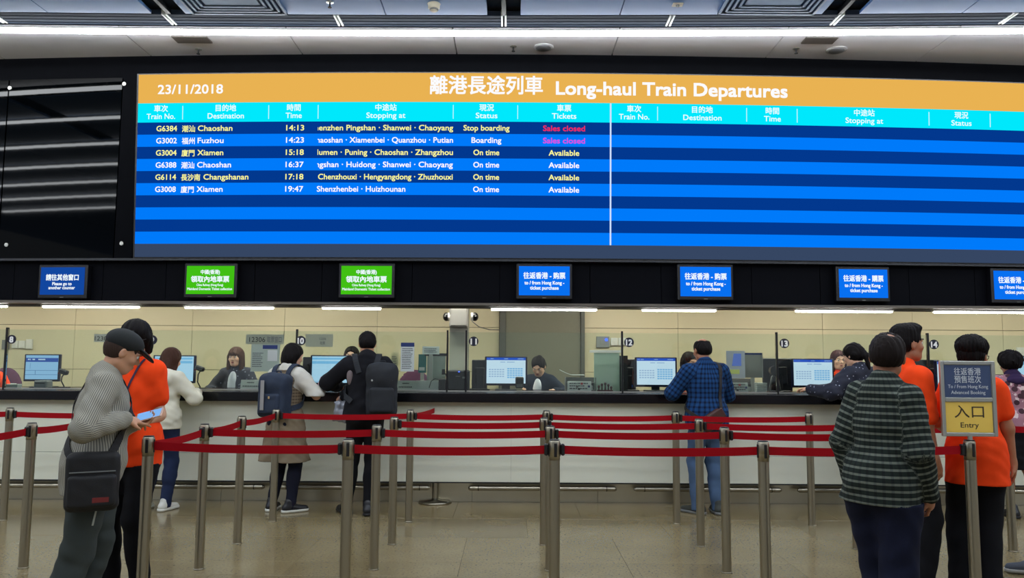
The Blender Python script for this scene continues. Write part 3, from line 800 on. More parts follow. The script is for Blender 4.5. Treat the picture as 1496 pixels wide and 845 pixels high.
# ---- glass screens between the windows, with dividers and number discs
YG = 8.20
gz1 = 1.757
divs = [(-214, 8, '', ''), (8.5, 212, '8', 8), (212, 433, '9', 9), (433, 653, '10', 10), (653.5, 680.5, None, 0), (681, 909, '11', 11), (909, 1135, '12', 12), (1135, 1356, '13', 13), (1356, 1580, '14', 14), (1580, 1800, None, 0)]
M_disc = mat('disc_navy', srgb(14, 18, 42), 0.35); M_dtx = mat('disc_white', srgb(235, 235, 232), 0.5)
M_post = mat('divider_black', srgb(14, 14, 18), 0.4)
for a, b, num, nn in divs:
    x0, x1 = X(a, YG), X(b, YG)
    who = {'8': 'left of the man in the black cap', '9': 'before the long-haired clerk', '10': 'before the tall man in black', '11': 'in front of the grey door', '12': 'before the balding man', '13': 'beside the leaning dark-haired customer', '14': 'behind the entry sign'}
    lab = ('clear glass counter screen with a number disc, ' + who[num]) if num else ('narrow clear glass screen in front of the column beside counter 11' if a == 653.5 else 'clear glass counter screen beyond the %s edge of the row' % ('left' if a < 0 else 'right'))
    t = thing('glass_screen', lab, 'glass screen', (x0, YG, ZT))
    w = x1 - x0
    MB().box(0.012, w - 0.012, -0.004, 0.004, 0.02, gz1 - ZT).build('pane', M_glass, t)
    MB().box(0.0, w, -0.012, 0.012, 0.0, 0.012).build('base_channel', M_alu, t)
    MB().box(-0.009, 0.009, -0.02, 0.02, 0.0, gz1 - ZT + 0.02, 0.003).build('divider_post', M_post, t)
    if num:
        px = {8: 17, 9: 222.5, 10: 439.5, 11: 692, 12: 919, 13: 1146, 14: 1364.5}[nn]
        py = {8: 496, 9: 497, 10: 498, 11: 499, 12: 500.5, 13: 502, 14: 503.5}[nn]
        p = at(px, py, YG - 0.01); r = 0.051 if nn != 8 else 0.047
        dx = p.x - x0; dz = p.z - ZT
        d = MB().cyl((dx, -0.012, dz), (dx, -0.006, dz), r, n=32).build('number_disc', M_disc, t)
        dm = M_dtx
        letter(num, dx, -0.0135, dz - 0.031, 0.084, dm, d, 'lettering', bold=0.045, width=0.062 if len(num) == 2 else 0.036)

# signs and papers on / behind the glass
def paper(px0, px1, py0, py1, Y, label, cat='notice', m=None, th=0.003, name='notice', ground=False):
    a = at(px0, py1, Y); b = at(px1, py0, Y)
    t = thing(name, label, cat, ((a.x + b.x) / 2, Y, a.z)); w = (b.x - a.x) / 2; h = b.z - a.z
    MB().box(-w, w, 0, th, 0, h).build('sheet', m or M_paper, t)
    if ground: MB().box(-0.02, 0.02, 0.001, 0.012, ZT - a.z, h * .5).box(-.05, .05, -.03, .04, ZT - a.z, ZT - a.z + .008).build('stand', M_alu, t)
    return t, w * 2, h
M_inkb = mat('ink_navy', srgb(25, 45, 100), 0.6); M_inkg = mat('ink_grey', srgb(90, 95, 100), 0.7); M_inkk = mat('ink_black', srgb(35, 38, 42), 0.7)
def lines_print(t, x0, x1, z0, z1, n, m=None, seed=0, y=-0.0015, name='printed_lines'):
    rnd = random.Random(seed); mb = MB(); hh = (z1 - z0) / n
    for i in range(n):
        z = z1 - (i + 0.5) * hh; x = x0
        end = x1 - rnd.random() * 0.25 * (x1 - x0)
        while x < end:
            w = (0.05 + rnd.random() * 0.1) * (x1 - x0)
            w = min(w, end - x); mb.add([(x, y, z - hh * 0.22), (x + w, y, z - hh * 0.22), (x + w, y, z + hh * 0.22), (x, y, z + hh * 0.22)], [(0, 1, 2, 3)]); x += w + 0.02 * (x1 - x0)
    mb.build(name, m or M_inkg, t)
YP = YG - 0.0075
t, w, h = paper(585, 605.5, 501, 543, YP, 'tall white notice with navy heading on the glass right of the black backpack')
MB().box(-w / 2, w / 2, -0.001, 0, h * 0.86, h).build('heading', M_inkb, t); lines_print(t, -w * 0.4, w * 0.42, h * 0.08, h * 0.82, 12, seed=1)
t, w, h = paper(571, 582, 515, 540, YG + 0.45, 'small cream sheet on a stand behind the tall navy-headed notice', ground=True, m=paper_mat('cream_paper', srgb(205, 200, 170))); lines_print(t, -w * 0.4, w * 0.4, h * 0.3, h * 0.8, 5, seed=2)
t, w, h = paper(359, 415, 489, 503, YP, 'translucent strip reading 12306 on the glass right of the long-haired clerk', m=paper_mat('film_pale', srgb(170, 178, 160)))
letter('12306', -w * 0.2, -0.002, h * 0.22, h * 0.72, M_inkk, t, width=w * 0.42); letter('取票窗口', w * 0.25, -0.002, h * 0.22, h * 0.66, M_inkg, t, width=w * 0.38)
t, w, h = paper(366, 409, 503, 543, YP, 'pale notice with a navy heading bar behind the 12306 strip', m=paper_mat('film_paper', srgb(184, 198, 186)))
MB().box(-w * 0.1, w * 0.42, -0.001, 0, h * 0.82, h * 0.96).build('heading', M_inkb, t)
lines_print(t, -w * 0.45, -w * 0.05, h * 0.15, h * 0.7, 8, seed=3); MB().box(w * 0.08, w * 0.42, -0.002, 0, h * 0.38, h * 0.78).build('small_sheet', M_paper, t)
t, w, h = paper(137, 163, 488.5, 500, YP, 'translucent strip reading 12306 on the glass left of the man in the cap', m=paper_mat('film_pale2', srgb(186, 194, 180)))
letter('12306', 0, -0.002, h * 0.2, h * 0.78, M_inkk, t, width=w * 0.9)
t, w, h = paper(446, 487, 488.5, 507, YP, 'pale sheet reading 12306 on the glass right of the number 10 disc', m=paper_mat('film_pale3', srgb(184, 190, 168)))
letter('12306', w * 0.12, -0.002, h * 0.55, h * 0.26, M_inkg, t, width=w * 0.24); letter('取票', w * 0.12, -0.002, h * 0.2, h * 0.26, M_inkg, t, width=w * 0.18)
t, w, h = paper(617, 642, 506.5, 518, YG + 0.3, 'small white sheet above the teal folder beside the column', ground=True); lines_print(t, -w * .4, w * .4, h * .2, h * .8, 3, seed=4)
t, w, h = paper(611, 623, 518, 545, YG + 0.55, 'teal folder standing upright behind the glass beside the column', 'folder', mat('teal_card', srgb(15, 92, 92), 0.6), 0.02, 'folder', ground=True)
MB().box(-w * .4, w * .3, -0.002, 0, h * .12, h * .3).build('spine_tag', M_paper, t)
t, w, h = paper(623.5, 651, 520.5, 556, YG + 0.5, 'pale grey board leaning behind the glass right of the teal folder', 'board', paper_mat('board_pale', srgb(168, 180, 172)), 0.012, 'pin_board', ground=True)
MB().box(-w / 2 - 0.03, w / 2 + 0.03, -0.004, 0.02, h, h + 0.03).build('top_rail', M_dark, t)
# right hand notices at counter 12/13
t, w, h = paper(1061.5, 1088, 513, 553, YP, 'glossy clear sleeve with blue and white leaflets on the glass left of counter 13', m=paper_mat('sleeve_pale', srgb(178, 190, 188)))
MB().add([(-w * .2, -.001, h * .45), (w * .3, -.001, h * .45), (w * .3, -.001, h * .9), (-w * .1, -.001, h * .9)], [(0, 1, 2, 3)]).build('blue_leaflet', mat('leaflet_blue', srgb(90, 120, 190), 0.5), t)
MB().box(-w * .45, w * .2, -.0012, 0, h * .16, h * .32).build('green_strip', mat('leaflet_green', srgb(160, 175, 95), 0.5), t)
t, w, h = paper(1085, 1114, 516, 552, YG + 0.25, 'grey stand-up panel with a navy top edge behind the leaflet sleeve', 'panel', mat('panel_greybeige', srgb(150, 148, 138), 0.6), 0.02, 'privacy_screen', ground=True)
MB().box(-w / 2, w / 2, -.002, 0, h * .92, h).build('top_edge', M_inkb, t)
MB().box(w / 2 - .01, w / 2, -.002, 0, 0, h).build('side_edge', M_alu, t)
t, w, h = paper(868, 905, 516, 572, YG + 0.35, 'pale green translucent panel with a white top rail right of the grey door', 'panel', paper_mat('panel_green', srgb(196, 216, 202)), 0.015, 'privacy_screen', ground=True)
MB().box(-w / 2 - 0.05, w / 2 + 0.03, -0.01, 0.02, h + 0.002, h + 0.03).build('top_rail', M_white, t)
MB().box(w / 2, w / 2 + 0.09, -0.01, 0.02, 0.0, h - 0.03).build('side_frame', M_dark, t)

# ---- things on the counter
YM = 8.52
E_led = emis('led_blue', srgb(60, 90, 255), 6.0)
def monitor(px0, px1, py0, py1, label, kind='table', Y=YM, rz=0.0):
    a = at(px0, py1, Y); b = at(px1, py0, Y); w = b.x - a.x; h = b.z - a.z; zc = (a.z + b.z) / 2
    t = thing('monitor', label, 'monitor', ((a.x + b.x) / 2, Y, ZT), rz)
    zz = zc - ZT; e = 0.02
    MB().box(-w / 2, w / 2, 0.0, 0.035, zz - h / 2, zz + h / 2, 0.006).build('bezel', mat('bezel_navy', srgb(14, 18, 50), 0.3), t)
    s = MB().box(-w / 2 + e, w / 2 - e, -0.002, 0.001, zz - h / 2 + e * 1.2, zz + h / 2 - e * 0.6).build('screen', scr(205, 228, 250) if kind == 'table' else scr(*{'plain': (175, 215, 245), 'old': (140, 185, 225)}[kind]), t)
    W = w - 2 * e; H = h - 2 * e; top = zz + H / 2
    def rects(name, rs, m):
        mb = MB()
        for x0, x1, v0, v1 in rs:
            xa, xb = -W / 2 + x0 * W, -W / 2 + x1 * W; za, zb = top - v1 * H, top - v0 * H
            mb.add([(xa, -0.0032, za), (xb, -0.0032, za), (xb, -0.0032, zb), (xa, -0.0032, zb)], [(0, 1, 2, 3)])
        mb.build(name, m, s)
    rnd = random.Random(int(px0))
    if kind == 'table':
        rects('title_bar', [(0, 1, -0.03, 0.07)], scr(20, 80, 200)); rects('title_text', [(0.45, 0.55, 0.0, 0.03), (0.02, 0.08, 0, .03), (.1, .18, 0, .03), (.8, .95, 0, .03), (.35, .48, .13, .16), (.52, .72, .13, .16)], scr(150, 180, 225))
        rects('table_left', [(0.06 + i * 0.068, 0.06 + i * 0.068 + 0.05, 0.42 + j * 0.09, 0.42 + j * 0.09 + 0.045) for i in range(6) for j in range(4)], scr(158, 184, 222))
        rects('table_right', [(0.53 + i * 0.068, 0.53 + i * 0.068 + 0.056, 0.38 + j * 0.085, 0.38 + j * 0.085 + 0.055) for i in range(6) for j in range(5)], scr(130, 185, 236))
    elif kind == 'plain':
        rects('title_bar', [(0.0, 0.97, 0.03, 0.1), (0, .97, .16, .26)], scr(120, 185, 232)); rects('toolbar', [(0.3, .8, .78, .81), (.02, .35, .92, .97)], scr(150, 190, 225))
    else:
        rects('title_bar', [(0, 1, 0.08, 0.25)], scr(45, 80, 160)); rects('title_text', [(.06, .16, .12, .17), (.2, .28, .12, .17), (.38, .6, .12, .17)], scr(190, 215, 235)); rects('grid_line', [(0, 1, .6, .62), (0, 1, .78, .80), (.14, .15, .3, .55), (.3, .32, .62, .78)], scr(90, 130, 175))
    MB().box(-0.045, 0.045, 0.036, 0.06, 0.01, zz, 0.004).build('neck', M_dark, t)
    MB().box(-0.12, 0.12, -0.02, 0.14, 0.0, 0.014, 0.005).build('foot', M_dark, t)
    return t
monitor(33.5, 88.5, 518, 557.5, 'customer monitor with a pale blue table at counter 8', 'old')
monitor(222, 286, 519.5, 560, 'customer monitor half hidden by the brown-haired girl at counter 9', 'plain')
monitor(452.5, 513, 519.5, 562.5, 'bright pale blue customer monitor between the woman and the man with backpacks', 'plain')
monitor(708, 770.5, 521.5, 563.5, 'customer monitor with two tables beside the clerk at counter 11')
monitor(928, 989, 522.5, 565.5, 'customer monitor with two tables at counter 12, left of the man in blue plaid')
monitor(1157.5, 1218, 524.5, 566.5, 'customer monitor with two tables at counter 13, left of the leaning customer')
monitor(1368, 1428, 527.5, 571, 'customer monitor at counter 14, mostly hidden behind the entry sign')
monitor(1484, 1545, 520.5, 566, 'customer monitor cut off by the right edge, behind the floral blouse', 'plain')
def back_monitor(px0, px1, py0, py1, label, Y=8.66, rz=0.35):
    a = at(px0, py1, Y); b = at(px1, py0, Y); w = (b.x - a.x); h = b.z - a.z; zz = (a.z + b.z) / 2 - ZT
    t = thing('clerk_monitor', label, 'monitor', ((a.x + b.x) / 2, Y, ZT), rz)
    MB().box(-w / 2, w / 2, -0.02, 0.02, zz - h / 2, zz + h / 2, 0.008).build('housing', M_dark, t)
    MB().box(-w * .3, w * .3, -0.045, -0.0205, zz - h * .3, zz + h * .25, 0.01).build('back_bulge', M_dark, t)
    MB().box(-0.04, 0.04, -0.05, -0.03, 0.01, zz, 0.004).build('neck', M_dark, t)
    MB().box(-0.1, 0.1, -0.12, 0.08, 0.0, 0.014, 0.005).build('foot', M_dark, t)
    return t
back_monitor(442, 470, 522, 560, 'black back of a clerk monitor left of the bright screen at counter 10', 8.68)
back_monitor(689, 712, 526, 570, 'black back of a clerk monitor left of the customer screen at counter 11', 8.66, 0.2)
bm_ = back_monitor(903, 929, 525, 572, 'dark clerk monitor with a dim blue screen left of the customer screen at counter 12', 8.68, 0.25)
MB().box(-0.07, 0.055, -0.0235, -0.0208, 0.04, 0.26).build('dim_screen', scr(20, 60, 130), bm_)
back_monitor(1114, 1157, 524, 572, 'black back of a clerk monitor behind the divider left of counter 13 screen', 8.70, 0.1)
back_monitor(1336, 1372, 526, 574, 'black back of a clerk monitor behind the divider of counter 14', 8.66, 0.1)
def scanner(px, py, label):
    p = at(px, py, 8.36); t = thing('document_scanner', label, 'scanner', (p.x, 8.36, ZT)); h = p.z - ZT
    MB().box(-0.05, 0.05, -0.04, 0.04, 0.0, 0.018, 0.006).build('base', M_dark, t)
    MB().tube([(0.0, 0, 0.018), (-0.035, 0, 0.08), (-0.03, 0, h * .75), (0.0, 0, h)], 0.007).build('gooseneck', M_dark, t)
    MB().box(-0.065, 0.03, -0.03, 0.03, h - 0.022, h + 0.03, 0.012, M=Matrix.Translation((0, 0, h)) @ Matrix.Rotation(0.35, 4, 'Y') @ Matrix.Translation((0, 0, -h))).build('head', M_dark, t)
    MB().cyl((-0.05, -0.033, h - 0.004), (-0.05, -0.028, h - 0.004), 0.011).build('lens', mat('lens_red', srgb(110, 30, 40), 0.2), t)
scanner(95, 545, 'black gooseneck scanner between the leftmost monitor and the man in the cap')
scanner(294, 540, 'black gooseneck scanner between the girl in the hoodie and the long-haired clerk')
def placard(px0, px1, py0, py1, label, style):
    Y = 8.46; a = at(px0, py1, Y); b = at(px1, py0, Y); w = b.x - a.x; h = b.z - ZT
    t = thing('placard', label, 'sign', ((a.x + b.x) / 2, Y, ZT))
    t.rotation_euler = (-0.22, 0, 0); t.location.y -= 0.03
    MB().box(-w / 2, w / 2, -0.002, 0.002, 0.002, h, 0.0015).build('face', M_paper, t)
    MB().add([(-w / 2, 0.002, h), (w / 2, 0.002, h), (w / 2, 0.062, 0.016), (-w / 2, 0.062, 0.016), (-w / 2, 0.004, h), (w / 2, 0.004, h), (w / 2, 0.065, 0.016), (-w / 2, 0.065, 0.016)], [(0, 1, 2, 3), (4, 7, 6, 5), (0, 4, 5, 1), (2, 6, 7, 3), (0, 3, 7, 4), (1, 5, 6, 2)]).build('rear_leaf', M_paper, t)
    if style == 'text':
        lines_print(t, -w * .22, w * .2, h * .58, h * .82, 1, seed=int(px0), y=-0.0035); lines_print(t, -w * .4, w * .45, h * .2, h * .45, 1, seed=int(px0) + 1, y=-0.0035)
    elif style == 'logos':
        lines_print(t, -w * .42, w * .4, h * .15, h * .9, 3, seed=int(px0), y=-0.0035)
        for i, (u, v, c) in enumerate(((.1, .75, (190, 60, 70)), (-.1, .45, (120, 110, 110)), (.4, .48, (70, 75, 130)), (-.02, .22, (60, 60, 60)))):
            MB().box(u * w - .012, u * w + .012, -.0045, -.0036, v * h - .011, v * h + .011).build('card_mark', mat('mark_%d' % i, srgb(*c), 0.5), t)
    return t
placard(352, 385, 555, 573, 'white text placard in front of the long-haired clerk', 'text')
placard(580, 608, 556, 574, 'white two-line text placard right of the black backpack', 'text')
placard(607.5, 641, 556, 574.5, 'plain pale placard beside the column, left of the black box', 'blank')
placard(829, 863.5, 557, 574, 'white placard with rows of small card logos at counter 11', 'logos')
placard(1062, 1092, 559, 576, 'white placard with rows of small card logos right of the blue plaid shirt', 'logos')
for px0, px1, py0, label in ((827, 872, 552, 'grey document tray behind the card logo placard at counter 11'), (1064, 1105, 554, 'grey document tray behind the card logo placard left of counter 13')):
    a = at(px0, py0, 8.44); b = at(px1, py0, 8.44); w = b.x - a.x; h = a.z - ZT
    t = thing('document_tray', label, 'tray', ((a.x + b.x) / 2, 8.55, ZT))
    MB().box(-w / 2, w / 2, -.03, .10, 0, .01).box(-w / 2, -w / 2 + .008, -.03, .10, .01, h).box(w / 2 - .008, w / 2, -.03, .10, .01, h).box(-w / 2 + .008, w / 2 - .008, .09, .10, .01, h).build('tray', mat('tray_grey', srgb(120, 122, 120), 0.4), t)
    MB().box(-w / 2 + .01, w / 2 - .01, -.028, .085, .6 * h, .63 * h).build('shelf', mat('tray_grey', srgb(120, 122, 120), 0.4), t)
    MB().box(-w * .4, w * .4, -.02, .08, .012, .4 * h, 0.003).build('paper_stack', M_paper, t)
# open booklet on the tray at counter 11
p = at(840, 549, 8.45); t = thing('booklet', 'thin open white booklet curling over the tray at counter 11', 'booklet', (p.x, 8.56, p.z - 0.01))
mb = MB(); vs = []; fs = []
for i in range(13):
    x = -0.16 + 0.27 * i / 12; z = 0.055 * (max(0, -(x + 0.02)) / 0.14) ** 1.4 + 0.012
    vs += [(x, -0.05, z), (x, 0.07, z), (x, 0.07, z + 0.006), (x, -0.05, z + 0.006)]
for i in range(12):
    for k in range(4): fs.append((i * 4 + k, i * 4 + (k + 1) % 4, i * 4 + 4 + (k + 1) % 4, i * 4 + 4 + k))
fs += [(3, 2, 1, 0), (48, 49, 50, 51)]
mb.add(vs, fs).build('pages', M_paper, t)
# payment terminal at counter 11
p = at(759, 572, 8.3); t = thing('card_terminal', 'black upright card terminal in front of the screen at counter 11', 'card terminal', (p.x, 8.34, ZT))
MB().box(-.03, .03, -.03, .03, 0, .035, .004).build('base', mat('terminal_cream', srgb(200, 190, 160), 0.5), t)
MB().box(-.045, .045, -.025, .025, .035, .155, .01).build('body', M_dark, t)
MB().box(-.032, .032, -.027, -.0255, .085, .14).build('display', mat('dim_glass', srgb(38, 40, 46), 0.15), t)
MB().box(-.032, .032, -.027, -.0255, .045, .078).build('keypad', M_grey, t)
# black box with blue light between the glass at the column
p = at(668, 560, 8.55); a = X(655, 8.55); b = X(686, 8.55)
t = thing('card_printer', 'black machine with a blue indicator light behind the narrow glass by the column', 'machine', ((a + b) / 2, 8.58, ZT)); w = b - a
MB().box(-w / 2, w / 2, -.1, .12, 0, .22, .012).build('body', M_dark, t)
MB().box(-.03, .02, -.103, -.1, .15, .158).box(.045, .075, -.103, -.1, .13, .15).build('slots', M_grey, t)
MB().box(.0, .015, -.105, -.1, .2, .207).build('indicator', E_led, t)
MB().tube([(-w / 2, 0, .1), (-w / 2 - .03, -.02, .18), (-w / 2 - .05, -.05, .19)], .006).cyl((-w / 2 - .05, -.05, .17), (-w / 2 - .05, -.05, .23), .02).build('microphone', M_dark, t)
t = thing('card_printer', 'small black box with a curled cable left of the column glass', 'machine', (X(647, 8.42), 8.42, ZT))
MB().box(-.04, .04, -.05, .07, 0, .13, .01).build('body', M_dark, t)
MB().tube([(-.03, -.05, .12), (-.08, -.05, .13), (-.12, -.05, .1), (-.14, -.05, .03)], .004).build('cable', M_dark, t)
t = thing('card_printer', 'small grey receipt printer right of the screen at counter 8', 'printer', (X(64, 8.34), 8.34, ZT))
MB().box(-.07, .07, -.04, .08, 0, .085, .01).build('body', mat('printer_grey', srgb(110, 118, 120), 0.5), t)
MB().box(-.05, .05, -.042, -.04, .05, .06).build('slot', M_dark, t)
t = thing('tissue_box', 'small white box left of the screen at counter 8', 'box', (X(22, 8.36), 8.36, ZT))
MB().box(-.07, .07, -.04, .04, 0, .045, .004).build('carton', mat('box_green', srgb(165, 175, 165), 0.6), t)
MB().box(-.03, .03, -.01, .01, .045, .052, .003).build('opening', M_paper, t)
# red-brown stamp set at counter 12 left
t = thing('stamp_set', 'cluster of dark red rubber stamps left of counter 12', 'stamps', (X(884, 8.4), 8.4, ZT))
for i, (dx, h) in enumerate(((-.07, .07), (-.035, .09), (0, .1), (.035, .085), (.065, .06))):
    q = MB().box(dx - .017, dx + .017, -.02, .02, 0, .02, .003).build('stamp', mat('stamp_red', srgb(70, 20, 26), 0.4), t)
    MB().lathe([(0, h), (.012, h - .004), (.014, h - .02), (.007, h - .035), (.008, .02), (0, .02)], (dx, 0, 0), 12).build('handle', mat('stamp_red', srgb(70, 20, 26), 0.4), q)
# fan-like webcam at 13
t = thing('desk_webcam', 'black webcam on a grey forked stand left of the divider at counter 13', 'webcam', (X(1131, 8.5), 8.5, ZT))
MB().tube([(-.06, 0, 0.01), (-.03, 0, .16), (0, 0, .2)], .012).tube([(.06, 0, 0.01), (.03, 0, .16), (0, 0, .2)], .012).build('stand', M_grey, t)
MB().box(-.08, .08, -.05, .05, 0, .012, .004).build('base', M_dark, t)
MB().cyl((0, -.03, .235), (0, .03, .235), .055).build('head', M_dark, t)
t = thing('paper_stack', 'loose stack of white papers right of the grey tray at counter 13', 'papers', (X(1109, 8.45), 8.45, ZT))
rnd = random.Random(5)
for i in range(6):
    MB().box(-.06, .06, -.05, .05, i * .018, i * .018 + .014, .002, M=Matrix.Rotation(rnd.uniform(-.25, .25), 4, 'Z')).build('bundle', M_paper, t)

# ---- chairs behind the counter
M_purp = mat('chair_purple', srgb(84, 44, 72), 0.8, bump=0.2)
def chair(px, py, Y, label):
    p = at(px, py, Y); t = thing('office_chair', label, 'chair', (p.x, Y, 0)); zt = p.z
    m = sdf_mesh('backrest', [El((0, 0, zt - .24), (.22, .045, .26), k=.02)], .02)
    obj('backrest', m, M_purp, t)
    obj('seat', sdf_mesh('seat', [El((0, -.24, zt - .6), (.25, .25, .06))], .02), M_purp, t)
    MB().tube([(0, .03, zt - .3), (0, .05, zt - .5), (0, -.05, zt - .64)], .02).build('back_strut', M_dark, t)
    MB().cyl((0, -.22, .09), (0, -.22, zt - .64), .03).build('column', M_dark, t)
    for i in range(5):
        a = i * 2 * math.pi / 5
        l = MB().tube([(0, -.22, .1), (.28 * math.cos(a), -.22 + .28 * math.sin(a), .07)], .018).build('leg', M_dark, t)
        MB().cyl((.28 * math.cos(a) - .015, -.22 + .28 * math.sin(a), .03), (.28 * math.cos(a) + .015, -.22 + .28 * math.sin(a), .03), .03).build('castor', M_dark, l)
chair(606, 542, 9.75, 'purple office chair back behind the placards left of the column')
chair(9, 539, 9.75, 'purple office chair back behind the divider at the left edge')

# ---- column with cabinet and dome cameras
col_ = MB().box(X(656.5, 9.5), X(683, 9.5), 9.5, 9.8, 0, 2.72).build('wall_pillar', mat('pillar_grey', srgb(160, 162, 152), 0.5)); struct(col_)
a, b = at(656, 478, 9.38), at(683.5, 449, 9.38)
t = thing('junction_box', 'grey square junction box high on the pillar beside counter 11', 'box', ((a.x + b.x) / 2, 9.40, a.z)); w = b.x - a.x; h = b.z - a.z
MB().box(-w / 2, w / 2, 0, .1, 0, h, .01).build('cabinet', mat('cabinet_grey', srgb(150, 150, 144), 0.5), t)
MB().box(-w / 2 + .02, w / 2 - .02, -.008, 0, .02, h - .02, .004).build('lid', mat('cabinet_lid', srgb(158, 158, 152), 0.5), t)
for px, l in ((652, 'left'), (693.5, 'right')):
    p = at(px, 463, 9.42); t = thing('dome_camera', 'small black dome camera on the %s side of the junction box' % l, 'camera', (p.x, 9.45, p.z))
    s = -1 if l == 'left' else 1
    MB().cyl((-s * .045, 0, 0), (-s * .02, 0, 0), .05).build('mount', M_white, t)
    obj('dome', sdf_mesh('dome', [El((0, 0, 0), (.045, .05, .055))], .01, planes=(((-s, 0, 0), .022),)), mat('dome_black', srgb(12, 12, 16), 0.1), t)
    MB().cyl((s * .01, -.045, .01), (s * .01, -.052, .01), .01).build('lens', M_grey, t)
MB_c = MB().tube([at(690, 470, 9.55), at(700, 478, 9.9), at(715, 482, 10.3), at(729, 482, 10.55)], .006)
tag(MB_c.build('wall_cable', M_grey), 'thin cable sagging from the right dome camera to the grey door', 'cable')
# wall boxes in the booth
for px0, px1, py0, py1, l, m in ((871, 890, 492, 508, 'grey alarm box with a glowing blue light right of the grey door', mat('alarm_grey', srgb(135, 140, 138), .5)), (892, 902, 494, 505, 'small white switch plate beside the grey alarm box', M_white), (903, 914, 494, 505, 'small white switch plate nearest the number 12 disc', M_white),
                              (4, 15, 497, 511, 'dark grey wall box behind the divider of counter 8', M_grey), (19, 28, 498, 509, 'white switch plate right of the number 8 disc', M_white), (29, 38, 498, 509, 'white switch plate, second right of the number 8 disc', M_white), (39, 49, 496, 510, 'white switch box furthest right of the number 8 disc', M_white), (1484, 1510, 508, 520, 'white wall box behind the floral blouse', M_white)):
    a = at(px0, py1, YW); b = at(px1, py0, YW)
    t = thing('wall_box', l, 'wall box', ((a.x + b.x) / 2, YW - .002, a.z)); w = b.x - a.x; h = b.z - a.z
    MB().box(-w / 2, w / 2, -.03, 0, 0, h, .004).build('plate', m, t)
    MB().box(-w / 5, w / 5, -.036, -.03, h * .3, h * .7, .002).build('rocker', m, t)
    if 'glowing' in l: MB().cyl((w * .25, -.05, h * .7), (w * .25, -.036, h * .7), .017).build('lamp', emis('led_blue_wall', srgb(40, 70, 255), 5.0), t)

# ================================================================== queue posts
M_red = mat('belt_red', srgb(160, 6, 20), 0.7, spec=.15, bump=0.1, bscale=500)
M_cap = mat('post_black', srgb(20, 18, 18), 0.45)
POSTS = {}
def post(key, px, pyb=None, pyt=None, label='', base='socket'):
    if pyb is not None: g = atz(px, pyb, 0.0)
    else: g = atz(px, pyt, 1.0)
    POSTS[key] = (g.x, g.y)
    t = thing('queue_post', label, 'stanchion', (g.x, g.y, 0), group='red belt queue posts')
    tags = t
    MB().cyl((0, 0, 0.0), (0, 0, 0.885), 0.032, n=28).build('post', M_steel, t)
    MB().lathe([(0, 0), (.036, 0), (.036, .006), (.033, .008), (0, .008)] if base == 'socket' else [(0, 0), (.17, 0), (.17, .012), (.155, .022), (.04, .03), (.034, .045), (0, .045)], n=32).build('base', M_steel, t)
    MB().lathe([(0, .885), (.0335, .885), (.0335, .992), (.030, .998), (0, 1.0)], n=28).build('head', M_steel, t)
    for a in (0, 1, 2, 3):
        th = a * math.pi / 2 + 0.15
        c, s = math.cos(th), math.sin(th)
        M = Matrix.Rotation(th, 4, 'Z')
        MB().box(0.028, 0.0365, -0.009, 0.009, 0.905, 0.985, 0.003, M=M).build('belt_slot', M_cap, t)
    MB().lathe([(0, 1.0), (.030, 1.0), (.0285, 1.004), (0, 1.006)], n=24).build('top_cap', M_cap, t)
    return t
PO = {}
def near(s): return s
PO['r1a'] = post('r1a', 217.5, pyt=638, label='front row queue post beside the man in the black cap')
PO['r1b'] = post('r1b', 509, pyt=642.5, label='front row queue post, first right of the man in the black cap')
PO['r1c'] = post('r1c', 810, pyt=643.5, label='front row queue post at the front of the cluster of four in the middle')
PO['r1d'] = post('r1d', 1114.5, pyt=645.5, label='front row queue post left of the man in the checked shirt')
PO['r1e'] = post('r1e', 1416, pyt=644, label='front row queue post carrying the entry sign')
PO['r1z'] = post('r1z', -85, pyt=634, label='front row queue post beyond the left edge')
PO['r2z'] = post('r2z', 34, pyb=830, label='second row queue post nearest the left edge')
PO['r2a'] = post('r2a', 290.5, pyb=832, label='second row queue post below the girl in the white hoodie')
PO['r2b'] = post('r2b', 546, pyb=832.5, label='second row queue post below the man with the black backpack')
PO['r2c'] = post('r2c', 803.5, pyb=834, label='second row queue post within the cluster of four in the middle')
PO['r2d'] = post('r2d', 1062, pyb=837, label='second row queue post right of the man in blue plaid')
PO['r2e'] = post('r2e', 1322, pyb=839, label='second row queue post hidden behind the man in the checked shirt')
PO['r3z'] = post('r3z', 119, pyb=793, label='third row queue post hidden behind the man in the black cap')
PO['r3a'] = post('r3a', 346.5, pyb=794.5, label='third row queue post left of the woman with the blue backpack')
PO['r3b'] = post('r3b', 572.5, pyb=795.5, label='third row queue post right of the man with the black backpack')
PO['r3c'] = post('r3c', 794.5, pyb=796.5, label='third row queue post, leftmost of the cluster of four in the middle')
PO['r3d'] = post('r3d', 1024, pyb=798.5, label='third row queue post in front of the jeans of the man in blue plaid')
PO['r3e'] = post('r3e', 1252, pyb=802.5, label='third row queue post just left of the legs of the man in the checked shirt')
PO['r3f'] = post('r3f', 1480, pyb=806, label='third row queue post in front of the person in the floral blouse')
PO['r3g'] = post('r3g', 1712, pyb=809, label='third row queue post beyond the right edge')
PO['r4y'] = post('r4y', -190, pyb=758, label='fourth row queue post beyond the left edge')
PO['r4z'] = post('r4z', 4.5, pyb=760.5, label='fourth row queue post cut by the left edge')
PO['r4m'] = post('r4m', 202, pyb=761, label='fourth row queue post hidden behind the woman in the orange shirt')
PO['r4a'] = post('r4a', 398.5, pyb=762, label='fourth row queue post overlapping the woman with the blue backpack')
PO['r4b'] = post('r4b', 597, pyb=762.5, label='fourth row queue post next to the post with the disc base')
PO['r4c'] = post('r4c', 798, pyb=763.5, label='fourth row queue post, rearmost of the cluster of four in the middle')
PO['r4d'] = post('r4d', 989, pyb=765.5, label='fourth row queue post left of the man in blue plaid')
